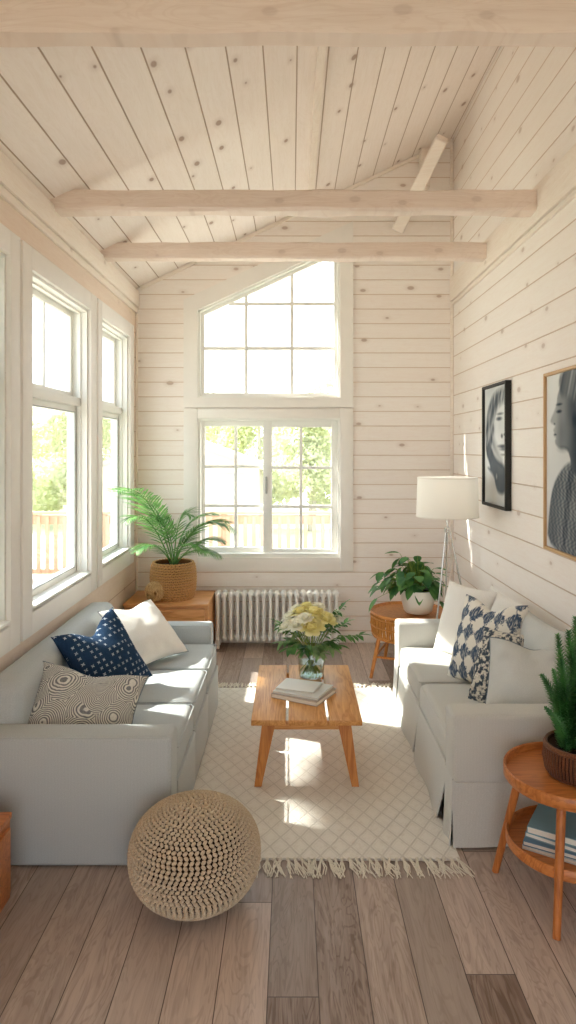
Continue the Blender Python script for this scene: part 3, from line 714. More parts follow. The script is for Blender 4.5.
pillow('back_cushion', 'large cream back cushion on the far seat of the right sofa', 'cushion', M_white, (1.375, 4.45, .70), (.06, -1, 0), (.16, 0, .95), .62, .48, .15, pipe=M_white, pr=.003, seed=5, sharp=.4, group=None)
pillow('back_cushion', 'large pale back cushion on the near seat of the right sofa', 'cushion', M_off, (1.38, 3.83, .70), (.04, -1, 0), (.16, 0, .95), .60, .48, .15, pipe=M_off, pr=.003, seed=6, sharp=.4)
pillow('throw_pillow', 'plain cream pillow at the far end of the right sofa', 'pillow', M_white, (1.19, 4.70, .70), (.45, -.80, 0), (.28, .12, .95), .46, .50, .16, pipe=M_white, pr=.003, seed=7)
pillow('throw_pillow', 'blue and white ikat-patterned pillow on the right sofa', 'pillow', M_ikat, (1.19, 4.16, .71), (.45, -.72, 0.04), (.36, .10, .9), .50, .54, .18, pipe=None, seed=8, chop=.06)
pillow('throw_pillow', 'speckled bobble-knit pillow leaning between the ikat and dove grey pillows', 'pillow', M_bobble, (1.18, 3.90, .635), (.55, -.50, .0), (.46, .22, .78), .28, .46, .12, seed=9)
pillow('throw_pillow', 'dove grey pillow with slate piping beside the near arm of the right sofa', 'pillow', M_off, (1.275, 3.60, .665), (.78, -.50, .10), (.46, .36, .78), .50, .47, .20, pipe=M_pipe, pr=.004, seed=10, chop=.05, wr=.016)

# ------------------------------------------------------------------ coffee table and what stands on it
def coffee_table():
    t = thing('coffee_table', 'low wooden coffee table with three-plank top in the middle of the rug', 'table', (0.082, 4.266, 0.011))
    H = 0.375
    xs = [(-.31, -.118), (-.102, .112), (.128, .31)]
    for (a, c) in xs:
        b = MB(); b.box(a, c, -.485, .48, H-.032, H, .004, 2); b.build('top_plank', M_oak, t)
    b = MB(); b.box(-.25, .25, -.43, -.40, H-.075, H-.034, .003); b.box(-.25, .25, .40, .43, H-.075, H-.034, .003); b.box(-.25, .25, -.015, .015, H-.06, H-.034, .003); b.build('crossbar', M_oakx, t)
    for sx in (-1, 1):
        for sy in (-1, 1):
            b = MB(); zt = H-.034
            top = [(sx*.175, sy*.385), (sx*.250, sy*.385), (sx*.250, sy*.44), (sx*.175, sy*.44)]
            bot = [(sx*.252, sy*.44), (sx*.292, sy*.44), (sx*.292, sy*.475), (sx*.252, sy*.475)]
            V = [(x, y, zt) for x, y in top]+[(x, y, 0) for x, y in bot]
            b.add(V, [(0, 1, 2, 3), (7, 6, 5, 4)]+[(i, (i+1) % 4, 4+(i+1) % 4, 4+i) for i in range(4)])
            b.build('leg', M_oakz, t, smooth=False)
coffee_table()
TZ = 0.387
def book(name, label, loc, rz, w, l, h, cover, pages=M_paper, group=None, spine=-1):
    t = thing(name, label, 'book', loc, rz, group)
    b = MB(); c = .0025; b.box(-w/2, w/2, -l/2, l/2, 0, c, .001, 1); b.box(-w/2, w/2, -l/2, l/2, h-c, h, .001, 1)
    b.box(spine*w/2-(c if spine > 0 else 0), spine*w/2+(0 if spine > 0 else c), -l/2, l/2, 0, h, .001, 1); b.build('cover', cover, t, angle=30)
    b = MB(); b.box(-w/2+c, w/2-c-.003, -l/2+.004, l/2-.004, c, h-c, .001, 1); b.build('pages', pages, t)
M_c1 = plain('putty_cover', '#b9a999', .6); M_c2 = plain('white_cover', '#e9e6df', .5); M_c3 = plain('pale_grey_cover', '#d5d3cd', .5)
book('book', 'thick taupe-covered book at the bottom of the pile on the coffee table', (.075, 4.165, TZ), math.radians(-29), .31, .27, .026, M_c1)
book('book', 'thin pale grey book in the middle of the pile on the coffee table', (.07, 4.175, TZ+.0265), math.radians(-25), .295, .25, .014, M_c3)
book('book', 'small white booklet on top of the pile on the coffee table', (.045, 4.20, TZ+.041), math.radians(-20), .24, .19, .009, M_c2)

VX, VY = .128, 4.50
t = thing('flower_vase', 'clear glass jar vase on the coffee table behind the books', 'vase', (VX, VY, TZ))
prof_o = [(.0, .0), (.070, .0), (.082, .012), (.086, .05), (.087, .13), (.082, .17), (.066, .198), (.060, .210), (.066, .235), (.072, .246)]
prof_i = [(.069, .246), (.063, .234), (.057, .210), (.063, .197), (.079, .169), (.084, .13), (.083, .05), (.079, .014), (.0, .010)]
b = MB(); b.lathe(prof_o+prof_i, 40); b.build('glass_jar', M_vase, t, angle=60)
b = MB(); b.lathe([(0, .011), (.078, .015), (.082, .05), (.0825, .10), (0, .10)], 32); b.build('water', M_water, t)
# flowers
def bloom(b, c, r, seed, nrm):
    rr = random.Random(seed); z = Vector(nrm).normalized(); M = z.to_track_quat('Z', 'Y').to_matrix().to_4x4(); M.translation = c
    b.ball((0, 0, 0), r*.55, r*.55, r*.55, 10, 7, M=M) if False else b.bm(_sphere(r*.5), 0, M)
    for ring, (k, rad, tilt) in enumerate(((5, .45, .12), (6, .68, .38), (8, .9, .66), (8, 1.0, .95))):
        for i in range(k):
            th = 2*PI*(i+.5*ring)/k+rr.uniform(-.15, .15); n = 4; V = []
            wd = r*(1.05-.03*ring); ln = r*(1.0+.05*ring)
            for a in range(n+1):
                s_ = a/n; ang = tilt*(0.35+.9*s_) ; rr_ = r*.16+ln*s_*math.sin(ang)*.9+r*.12*ring*s_; zz = -r*.35+ln*s_*math.cos(ang)*1.15
                ww = wd*(.35+.65*math.sin(PI*(.1+.68*s_)))
                for q in (-1, -.35, .35, 1):
                    cup = .18*r*q*q*s_
                    x = rr_-cup; y = ww*.5*q; V.append((x*math.cos(th)-y*math.sin(th), x*math.sin(th)+y*math.cos(th), zz+.1*r*rr.uniform(-.3, .3)))
            b.add(V, [(a*4+q, a*4+q+1, a*4+q+5, a*4+q+4) for a in range(n) for q in range(3)], 0, M)
def _sphere(r):
    q = bmesh.new(); bmesh.ops.create_uvsphere(q, u_segments=10, v_segments=7, radius=r); return q
def leaf_pts(b, base, d, up, L, W, fold=.25, droop=.3, n=6, mi=0):
    d = Vector(d).normalized(); s_ = d.cross(Vector(up)); s_ = s_.normalized() if s_.length > 1e-5 else d.orthogonal().normalized(); u = s_.cross(d).normalized(); V = []
    for i in range(n+1):
        t_ = i/n; w = W/2*math.sin(PI*min(1, t_**.8*.96+.02))**.8 if 0 < i < n else W*.03
        c = Vector(base)+d*L*t_+u*(-droop*L*t_*t_)
        V += [c-s_*w+u*fold*w, c, c+s_*w+u*fold*w]
    b.add(V, [(i*3+q, i*3+q+1, i*3+q+4, i*3+q+3) for i in range(n) for q in (0, 1)], mi)
blooms = [(-.085, -.07, .345, .052, 0, 'cream-white bloom low at the front left of the bouquet'), (.0, -.105, .335, .060, 1, 'large pale yellow bloom at the very front of the bouquet'),
          (.015, -.02, .405, .055, 1, 'yellow bloom in the middle of the bouquet'), (-.065, .01, .400, .050, 1, 'yellow bloom left of the middle of the bouquet'),
          (.085, -.055, .375, .054, 1, 'yellow bloom front right of the bouquet middle'), (.125, .015, .355, .048, 0, 'cream-white bloom at the right side of the bouquet'),
          (.045, .06, .420, .048, 0, 'cream-white bloom high at the back right of the bouquet'), (-.125, .02, .375, .045, 0, 'cream-white bloom high at the left side of the bouquet'),
          (-.025, .07, .425, .046, 1, 'yellow bloom highest at the back of the bouquet'), (-.150, -.04, .325, .040, 0, 'small cream bloom lowest at the far left of the bouquet'),
          (.165, .035, .385, .036, 0, 'small cream bloom farthest to the right of the bouquet'), (-.04, -.09, .39, .040, 0, 'small cream bloom just above the front of the bouquet'),
          (-.09, .08, .41, .038, 0, 'small cream bloom at the back left of the bouquet')]
gv = Vector((0, 0, .205))
for i, (x, y, z, r, col, lab) in enumerate(blooms):
    t = thing('cut_flower', lab, 'flower', (VX, VY, TZ), 0, 'yellow blooms in the vase' if col else 'cream blooms in the vase')
    x *= 1.1; y *= 1.05; z += .015; r *= 1.05; c = Vector((x, y, z)); foot = Vector((-x*.38, -y*.38, .022)); neck = Vector((x*.30, y*.30, .205))
    if foot.xy.length > .06: foot.xy = foot.xy.normalized()*.06
    b = MB(); b.tube([foot, (foot+neck)/2+Vector((0, 0, 0)), neck, c*.6+neck*.4, c-Vector((0, 0, r*.3))], [.0035]*5, 6); b.build('stem', M_stem, t)
    b = MB(); bloom(b, c, r, i, c-Vector((0, 0, .12))); b.build('bloom', M_yel if col else M_crm, t, angle=80)
sprigs = [(-.19, -.05, .24, 'sprig drooping low to the left of the vase neck'), (-.15, -.12, .22, 'sprig hanging at the front left of the vase neck'), (.17, -.09, .23, 'sprig hanging at the front right of the vase neck'),
          (.13, -.13, .22, 'short sprig in front right, lowest over the vase'), (.22, .03, .34, 'sprig spreading right behind the blooms'), (-.19, .06, .31, 'sprig spreading left behind the blooms'),
          (.05, -.15, .20, 'sprig hanging over the vase rim right of centre'), (-.05, -.15, .21, 'sprig hanging over the vase rim left of centre'), (.31, -.06, .29, 'longest sprig reaching out far to the right of the bouquet'),
          (-.08, .13, .30, 'sprig at the back left of the bouquet'), (.12, .12, .32, 'sprig at the back right of the bouquet'), (.20, .0, .46, 'sprig rising highest at the right of the bouquet'), (-.21, 0.0, .35, 'sprig rising at the left of the bouquet')]
for i, (x, y, z, lab) in enumerate(sprigs):
    t = thing('leafy_sprig', 'green leafy '+lab, 'sprig', (VX, VY, TZ), 0, 'green sprigs around the bouquet')
    c = Vector((x, y, z)); neck = Vector((x*.2, y*.3, .21)); foot = Vector((-x*.25, -y*.3, .03)); mid = (c+neck)/2+Vector((0, 0, .03))
    b = MB(); b.tube([foot, neck, mid, c], [.0028, .0028, .002, .001], 5); b.build('stem', M_stem, t)
    b = MB(); rr = random.Random(i)
    for k in range(9):
        s_ = .25+.75*k/8; p = neck.lerp(mid, s_*2) if s_ < .5 else mid.lerp(c, s_*2-1); dr = (c-neck).normalized()
        for sg in (-1, 1):
            side = dr.cross(Vector((0, 0, 1))).normalized()*sg
            leaf_pts(b, p, dr*.7+side*.8+Vector((0, 0, rr.uniform(-.5, .4))), (0, 0, 1), rr.uniform(.05, .085), .026, .2, .35)
    leaf_pts(b, c, c-neck, (0, 0, 1), .08, .026)
    b.build('leaves', M_sprig if i % 3 == 0 else M_leaf, t, angle=80)

# ------------------------------------------------------------------ pouf
M_jute = fabric('jute_cord', '#d8c8b0', '#bda88c', bump=.5); M_core = plain('stitch_shade_core', '#33261c', .95, .05)  # core colour near-black, standing in for shade between the stitches
def knit(b, prof, nst, cord, slant=.5, mi=0, rows=None, seg=(6, 5), flat=.62, tight=.72):
    """rows of stitches laid over a profile [(r,z)...] (outside, top to bottom), sampled at equal arc length"""
    pts = [Vector((r, 0, z)) for r, z in prof]; L = [0]
    for i in range(1, len(pts)): L.append(L[-1]+(pts[i]-pts[i-1]).length)
    rows = rows or int(L[-1]/cord)
    proto = _sph(seg)
    for k in range(rows):
        s_ = (k+.5)/rows*L[-1]; i = max(j for j in range(len(L)) if L[j] <= s_+1e-9); i = min(i, len(pts)-2)
        f = (s_-L[i])/(L[i+1]-L[i]); p = pts[i].lerp(pts[i+1], f); tg = (pts[i+1]-pts[i]).normalized(); nr = Vector((-tg.z, 0, tg.x))
        if nr.dot(p-Vector((0, 0, prof[0][1]*.5))) < 0: nr = -nr
        n = max(5, int(nst(p.x))) if callable(nst) else nst
        for j in range(n):
            th = 2*PI*(j+.5*(k % 2))/n; rot = Matrix.Rotation(th, 4, 'Z'); cx = Vector((0, 1, 0))
            ln = 2*PI*p.x/n*tight; sl = slant*(1 if k % 2 else -1)
            ax = (cx*math.cos(sl)+tg*math.sin(sl)).normalized(); bx = nr.cross(ax).normalized()
            M = Matrix((ax*ln, bx*cord*.50, nr*cord*flat)).transposed().to_4x4(); M.translation = p; M = rot @ M
            b.add(proto[0], proto[1], mi, M)
def _sph(seg):
    q = bmesh.new(); bmesh.ops.create_uvsphere(q, u_segments=seg[0], v_segments=seg[1], radius=1); q.verts.index_update()
    r = ([v.co.copy() for v in q.verts], [[v.index for v in f.verts] for f in q.faces]); q.free(); return r
PR, PH = .270, .400
prof = []
for i in range(41):
    th = PI*i/40; s_, c_ = math.sin(th), math.cos(th)
    prof.append((PR*(abs(s_)**.86), PH/2+PH/2*math.copysign(abs(c_)**.90, c_)))
prof[0] = (.004, prof[0][1]); prof[-1] = (.004, prof[-1][1])
b = MB(); b.lathe([(max(.001, r-.005), PH/2+(z-PH/2)*.97) for r, z in prof], 48, 1)
knit(b, prof, lambda r: 2*PI*r/.0225, .0165, .6, flat=.5, tight=.53)
o = b.build('pouf', [M_jute, M_core], angle=80, loc=(-.408, 2.86, .004)); tag(o, 'round knitted jute pouf on the bare floor in front of the rug', 'pouf')

# ------------------------------------------------------------------ console chest, palm, wicker ball
t = thing('wooden_chest', 'low orange-toned wooden chest with a drawer in the back left corner', 'chest', (-1.50, 6.03, 0))
CW, CD, CH = .755, .585, .515
b = MB(); b.box(0, CW, 0, CD, CH-.025, CH, .004, 2); b.build('top', M_cab, t)
b = MB(); b.box(.005, CW-.005, .022, CD-.005, .05, CH-.026, .003); b.box(.02, CW-.02, .04, CD-.02, 0, .05, .003); b.build('body', M_cab, t)
for z0, z1 in ((.29, .47), (.075, .275)):
    b = MB(); b.box(.03, CW-.03, .004, .022, z0, z1, .003); dr = b.build('drawer', M_cab, t)
    b = MB(); b.box(CW/2-.06, CW/2+.06, -.012, .004, z1-.03, z1-.018, .003); b.build('handle', M_cab, dr)
M_basket = fabric('seagrass', '#dcb27c', '#bd8a54', bump=.5); M_bcore = plain('basket_core', '#7a5230', .9, .05)
t = thing('potted_palm', 'potted palm in a woven seagrass basket on the wooden chest', 'plant', (-1.10, 6.30, CH+.001))
b = MB(); bp = [(.175, .335), (.195, .30), (.205, .2), (.203, .1), (.185, .02), (.17, .0)]
b.lathe([(0, 0), (.165, 0), (.180, .02), (.197, .1), (.199, .2), (.189, .30), (.172, .33), (.160, .33), (.168, .29), (0, .29)], 40, 1)
knit(b, bp[::1], lambda r: 2*PI*r/.034, .022, .3); b.build('basket', [M_basket, M_bcore], t, angle=80)
b = MB(); b.lathe([(0, .275), (.165, .275), (.165, .295), (.1, .30), (0, .305)], 24); b.build('soil', M_soil, t)
def frond(base, p1, p2, tip, n=24, L=.20, W=.017, parent=None, mat=M_palm, seed=0):
    b = MB(); rr = random.Random(seed); P = [Vector(q) for q in (base, p1, p2, tip)]
    def bz(s_): return P[0]*(1-s_)**3+P[1]*3*s_*(1-s_)**2+P[2]*3*s_*s_*(1-s_)+P[3]*s_**3
    b.tube([bz(i/14) for i in range(15)], [.006*(1-i/16)+.0012 for i in range(15)], 6)
    for i in range(n):
        s_ = .22+.78*i/(n-1); p = bz(s_); d = (bz(min(1, s_+.02))-bz(s_-.02)).normalized(); side = d.cross(Vector((0, 0, 1))).normalized(); up = side.cross(d).normalized()
        ll = L*math.sin(PI*(.16+.78*(i/(n-1))))**.7*rr.uniform(.9, 1.08)
        for sg in (-1, 1):
            leaf_pts(b, p, d*(.55+.5*s_)+side*sg*.85+up*.18+Vector((0, 0, rr.uniform(-.12, .06))), up, ll, W, .3, .35, 5)
    return b.build('frond', mat, parent, angle=80)
W0 = Vector((-1.10, 6.30, CH))
def rel(x, y, D): return px(x, y, D)-W0
fr = [((0, 0, .3), rel(160, 520, 6.15), rel(145, 482, 5.9), rel(119, 490, 5.62), .22),
      ((.02, 0, .3), rel(185, 530, 6.2), rel(200, 520, 6.2), rel(226, 522, 6.15), .17),
      ((.02, .02, .3), rel(190, 545, 6.3), rel(205, 535, 6.3), rel(222, 541, 6.3), .14),
      ((-.02, 0, .3), rel(165, 548, 6.1), rel(150, 538, 5.95), rel(137, 551, 5.85), .12),
      ((0, .03, .3), rel(176, 520, 6.4), rel(182, 510, 6.4), rel(190, 516, 6.35), .13),
      ((.0, -.03, .3), rel(178, 545, 6.1), rel(190, 535, 6.0), rel(205, 552, 5.95), .12),
      ((.0, -.01, .3), rel(186, 535, 6.15), rel(204, 508, 6.1), rel(233, 530, 6.05), .17),
      ((.01, .02, .3), rel(180, 525, 6.35), rel(194, 514, 6.35), rel(214, 514, 6.35), .15),
      ((.0, -.02, .3), rel(168, 520, 6.15), rel(152, 498, 5.95), rel(133, 494, 5.8), .18),
      ((.02, -.03, .3), rel(184, 550, 6.05), rel(200, 545, 6.0), rel(219, 556, 5.98), .12),
      ((-.01, -.02, .3), rel(158, 530, 6.1), rel(146, 508, 5.9), rel(128, 520, 5.8), .15),
      ((.01, .02, .3), rel(170, 530, 6.4), rel(165, 512, 6.45), rel(158, 520, 6.45), .12)]
for i, (a, p1, p2, tp, L_) in enumerate(fr): frond(a, p1, p2, tp, 30 if i < 3 else 22, L_*1.45, .0145, t, M_palm, i)
M_wick = wood('dry_vine', '#dcb884', '#b88c58', 'Z')
b = MB(); rr = random.Random(5); rb = .088
for k in range(46):
    ax = Vector((rr.gauss(0, 1), rr.gauss(0, 1), rr.gauss(0, 1))).normalized(); a = ax.orthogonal().normalized(); c = ax.cross(a); off = rr.uniform(-.45, .45)*rb; r_ = math.sqrt(rb*rb-off*off)*rr.uniform(.94, 1)
    b.tube([ax*off+(a*math.cos(q*2*PI/24)+c*math.sin(q*2*PI/24))*r_ for q in range(25)], .0038, 5, caps=False)
o = b.build('wicker_ball', M_wick, loc=(-1.235, 6.115, CH+.0945)); tag(o, 'woven vine ball resting on the chest in front of the palm basket', 'decorative ball')

# low cabinet at the left edge
t = thing('low_cabinet', 'low orange wood cabinet cut off at the left edge before the sofa arm', 'cabinet', (-1.50, 2.36, 0))
b = MB(); b.box(0, .315, 0, .52, .335, .36, .004, 2); b.build('top', M_teak, t)
b = MB(); b.box(.004, .309, .004, .516, 0.0, .334, .003); b.build('body', M_teak, t)
b = MB(); b.box(.309, .322, .03, .49, .04, .31, .003); dd_ = b.build('door', M_teak, t); b = MB(); b.box(.322, .334, .07, .085, .15, .24, .003); b.build('handle', M_chrome, dd_)

# ------------------------------------------------------------------ radiator
t = thing('radiator', 'white cast-iron column radiator under the back window', 'radiator', (-.735, 6.44, 0))
n = 19; pitch = .0625; sec = MB()
for yy in (.0, .06, .12):
    sec.tube([(0, yy, .10), (0, yy, .14), (0, yy, .46), (0, yy, .50)], [.020, .0165, .0165, .020], 10)
sec.box(-.024, .024, -.022, .142, .475, .535, .022, 4); sec.box(-.022, .022, -.022, .142, .07, .125, .02, 4)
sec.tube([(-.032, .06, .505), (.032, .06, .505)], .02, 12); sec.tube([(-.032, .06, .10), (.032, .06, .10)], .02, 12)
s0 = sec.build('section', M_iron, t, loc=(.03, 0, 0))
for i in range(1, n): o = s0.copy(); C.objects.link(o); o.parent = t; o.location = (.03+pitch*i, 0, 0)
for x in (.03, .03+pitch*(n-1)):
    b = MB(); b.box(x-.02, x+.02, -.02, .01, 0, .075, .006); b.box(x-.02, x+.02, .11, .14, 0, .075, .006); b.build('foot', M_iron, t)
b = MB(); b.tube([(.0, .06, .10), (-.02, .06, .10), (-.03, .06, .09), (-.03, .06, .0)], .010, 8); b.ball((-.018, .06, .10), .017); b.build('valve', M_iron, t) if False else None

# ------------------------------------------------------------------ rattan side table, plant, lamp
M_rat = fabric('rattan', '#cc9350', '#a86b31', bump=.5); M_rat2 = wood('rattan_pole', '#c98645', '#a7652c', 'Z')
TX, TY = 1.0, 5.78
t = thing('side_table', 'round rattan side table with woven apron behind the right sofa', 'table', (TX, TY, 0))
b = MB(); r0 = .335
b.lathe([(0, .505), (r0-.03, .505), (r0-.02, .515), (r0-.006, .525), (r0, .517), (r0-.002, .502), (r0-.02, .49), (0, .49)], 56); b.build('tabletop', M_rat2, t)
b = MB(); n = 96
for i in range(n):
    th = 2*PI*i/n; rr_ = r0-.016+.005*(i % 2)
    b.tube([(rr_*math.cos(th), rr_*math.sin(th), .497), (rr_*math.cos(th)*1.0, rr_*math.sin(th), .40), ((rr_-.012)*math.cos(th), (rr_-.012)*math.sin(th), .315)], .0078, 5)
for z in (.335, .41, .48):
    b.tube([((r0-.005-(.01 if z < .36 else 0))*math.cos(2*PI*q/48), (r0-.005-(.01 if z < .36 else 0))*math.sin(2*PI*q/48), z) for q in range(49)], .006, 6, caps=False)
b.tube([((r0-.03)*math.cos(2*PI*q/48), (r0-.03)*math.sin(2*PI*q/48), .317) for q in range(49)], .012, 8, caps=False)
b.build('woven_apron', M_rat, t)
ft = []
for k in range(4):
    th = math.radians(205+90*k); top = Vector((.27*math.cos(th), .27*math.sin(th), .47)); bot = Vector((.385*math.cos(th), .385*math.sin(th), .0)); ft.append((top, bot))
    b = MB(); b.tube([bot, bot.lerp(top, .5), top], [.014, .017, .018], 10); b.build('leg', M_rat2, t)
b = MB()
for k in range(4):
    a = ft[k][1].lerp(ft[k][0], .36); c = ft[(k+1) % 4][1].lerp(ft[(k+1) % 4][0], .36); b.tube([a, c], .010, 8)
b.build('stretcher', M_rat2, t)

t = thing('potted_plant', 'bushy green-leaved plant in a white ceramic pot on the rattan table', 'plant', (1.055, 5.70, .526))
b = MB(); b.lathe([(0, 0), (.10, 0), (.118, .02), (.138, .10), (.146, .19), (.140, .192), (.132, .10), (.11, .16), (0, .16)], 40); b.build('pot', M_ceram, t)
b = MB(); b.lathe([(0, .150), (.133, .150), (.135, .165), (0, .175)], 24); b.build('soil', M_soil, t)
bl = MB(); bs = MB(); rr = random.Random(12)
for i in range(120):
    th = rr.uniform(0, 2*PI); el = rr.uniform(.05, 1.3); rad = rr.uniform(.10, .235); stretch = 1.4 if math.cos(th) < -.3 else .95
    if th > PI and rr.random() < .3: el *= .4
    p = Vector((rad*math.cos(th)*math.cos(el*.9)*stretch-.03, rad*math.sin(th)*math.cos(el*.9)*.85, .19+rad*1.4*math.sin(el)))
    if i < 5: p = Vector(((-.33, -.34, -.30, .17, -.27)[i], -.05*i*.3, (.20, .12, .34, .10, .28)[i]))
    root = Vector((p.x*.15, p.y*.15, .165)); mid = (root+p)/2+Vector((0, 0, .05))
    bs.tube([root, mid, p], [.003, .0025, .0018], 5)
    out = Vector((p.x, p.y, 0)).normalized()
    leaf_pts(bl, p, out*.8+Vector((0, 0, rr.uniform(-1.0, .15)))+Vector((rr.uniform(-.4, .4), rr.uniform(-.4, .4), 0)), (0, 0, 1), rr.uniform(.095, .14), rr.uniform(.062, .085), .18, .2)
bl.build('leaves', M_leaf, t, angle=80); bs.build('stems', M_stem, t)

LPX, LPY = 1.215, 5.32
t = thing('floor_lamp', 'white drum-shade floor lamp on a thin steel tripod behind the right sofa', 'lamp', (LPX, LPY, 0))
m = NT('white_lamp_linen'); m.fin(srgb('#fbf9f4'), .9, .1); tl = m.n('ShaderNodeBsdfTranslucent'); tl.inputs[0].default_value = srgb('#fbf9f4'); mx = m.n('ShaderNodeMixShader'); mx.inputs[0].default_value = .5
m.l(m.bsdf.outputs[0], mx.inputs[1]); m.l(tl.outputs[0], mx.inputs[2]); m.l(mx.outputs[0], m.out.inputs[0]); M_shade = m.mat
b = MB(); b.lathe([(.240, 1.365), (.230, 1.668), (.227, 1.668), (.237, 1.365)], 56, closed=True); sh = b.build('lamp_shade', M_shade, t)
b = MB(); b.lathe([(.2415, 1.363), (.242, 1.371), (.2365, 1.371), (.2365, 1.363)], 56, closed=True); b.build('lower_rim', M_ceram, sh); b = MB(); b.lathe([(.231, 1.662), (.2305, 1.671), (.2265, 1.671), (.2265, 1.662)], 56, closed=True); b.build('upper_rim', M_ceram, sh)
b = MB(); b.tube([(0, 0, 1.25), (0, 0, 1.48)], .008, 10); b.lathe([(0, 1.235), (.022, 1.24), (.024, 1.27), (.012, 1.285), (0, 1.285)], 20)
for k in range(3): th = 2*PI*k/3; b.tube([(0, 0, 1.46), (.231*math.cos(th), .231*math.sin(th), 1.60)], .0025, 5)
b.build('stem', M_chrome, t)
b = MB(); b.ball((0, 0, 1.52), .033, .033, .042, 16, 12); b.build('bulb', M_ceram, t)
ld = bpy.data.lights.new('shade_fill_light', 'POINT'); ld.energy = 1.0; ld.color = (1, .95, .88); ld.shadow_soft_size = .05; lo_ = bpy.data.objects.new('shade_fill_light', ld); C.objects.link(lo_); lo_.parent = t; lo_.location = (0, 0, 1.58)  # weak point light added inside to brighten the shade of an unlit-looking lamp
for (x, y) in ((-.17, -.13), (.26, -.10), (.03, .24)):
    b = MB(); b.tube([(x, y, 0), (x*.06, y*.06, 1.26)], [.0065, .0065], 10); b.build('leg', M_chrome, t)

# ------------------------------------------------------------------ pictures on the right wall
def sm(a, e0, e1): t_ = np.clip((a-e0)/(e1-e0), 0, 1); return t_*t_*(3-2*t_)
def poly(U, V, pts, soft=.012):
    """soft-edged polygon mask"""
    inside = np.zeros_like(U, bool); dist = np.full_like(U, 9.0); n = len(pts)
    for i in range(n):
        x0, y0 = pts[i]; x1, y1 = pts[(i+1) % n]
        c = ((y0 > V) != (y1 > V)) & (U < (x1-x0)*(V-y0)/((y1-y0) if abs(y1-y0) > 1e-9 else 1e-9)+x0); inside ^= c
        L = (x1-x0)**2+(y1-y0)**2+1e-12; t_ = np.clip(((U-x0)*(x1-x0)+(V-y0)*(y1-y0))/L, 0, 1); dist = np.minimum(dist, np.hypot(U-x0-t_*(x1-x0), V-y0-t_*(y1-y0)))
    return np.clip(.5+np.where(inside, dist, -dist)/soft*.5, 0, 1)
def smooth_poly(pts, it=2):
    for _ in range(it):
        q = []
        for i in range(len(pts)):
            a, c = pts[i], pts[(i+1) % len(pts)]; q += [(a[0]*.75+c[0]*.25, a[1]*.75+c[1]*.25), (a[0]*.25+c[0]*.75, a[1]*.25+c[1]*.75)]
        pts = q
    return pts
def vnoise(U, V, f, g, seed):
    rs = np.random.RandomState(seed); G = rs.rand(64, 64); x = U*f; y = V*g; xi = np.floor(x).astype(int); yi = np.floor(y).astype(int); fx = x-xi; fy = y-yi
    fx = fx*fx*(3-2*fx); fy = fy*fy*(3-2*fy); q = lambda a, c: G[a % 64, c % 64]
    return (q(xi, yi)*(1-fx)+q(xi+1, yi)*fx)*(1-fy)+(q(xi, yi+1)*(1-fx)+q(xi+1, yi+1)*fx)*fy
m = NT('photo_print'); at = m.n('ShaderNodeAttribute', attribute_name='ink'); m.fin(at.outputs['Color'], .75, .1); M_print = m.mat
def picture(label, y_far, y_near, z0, z1, fw, fd, fmat, img, nu, nv, mat_w=0.0):
    t = thing('framed_picture', label, 'picture', (XR-.001, (y_far+y_near)/2, z0))
    W = y_far-y_near; H = z1-z0; h = W/2
    b = MB(); b.box(-fd, 0, -h, -h+fw, 0, H, .003, 1); b.box(-fd, 0, h-fw, h, 0, H, .003, 1); b.box(-fd, 0, -h+fw, h-fw, 0, fw, .003, 1); b.box(-fd, 0, -h+fw, h-fw, H-fw, H, .003, 1); b.build('frame', fmat, t)
    u = np.linspace(0, 1, nu); v = np.linspace(0, 1, nv); U, V = np.meshgrid(u, v, indexing='ij'); g = np.clip(img(U, V), 0, 1)   # v=0 is the top
    verts = [(-fd*.55, h-fw-(W-2*fw)*U[i, j], H-fw-(H-2*fw)*V[i, j]) for i in range(nu) for j in range(nv)]
    faces = [(i*nv+j, i*nv+j+1, (i+1)*nv+j+1, (i+1)*nv+j) for i in range(nu-1) for j in range(nv-1)]
    k0 = len(verts); verts += [(-.002, p[1], p[2]) for p in (verts[0], verts[nv-1], verts[nu*nv-1], verts[(nu-1)*nv])]; faces.append((k0, k0+3, k0+2, k0+1))
    me = bpy.data.meshes.new('print'); me.from_pydata(verts, [], faces); me.materials.append(M_print)
    ca = me.color_attributes.new('ink', 'FLOAT_COLOR', 'POINT')
    dk, lt = np.array(srgb('#1e3040')[:3]), np.array(srgb('#f4f6f5')[:3]); gl = np.concatenate([g.ravel(), [0]*4])
    lin = gl**1.9; cc = dk[None]*(1-lin[:, None])+lt[None]*lin[:, None]; cc = np.concatenate([cc, np.ones((len(cc), 1))], 1)
    ca.data.foreach_set('color', cc.astype(np.float32).ravel())
    for p in me.polygons: p.use_smooth = True
    o = bpy.data.objects.new('print', me); C.objects.link(o); o.parent = t
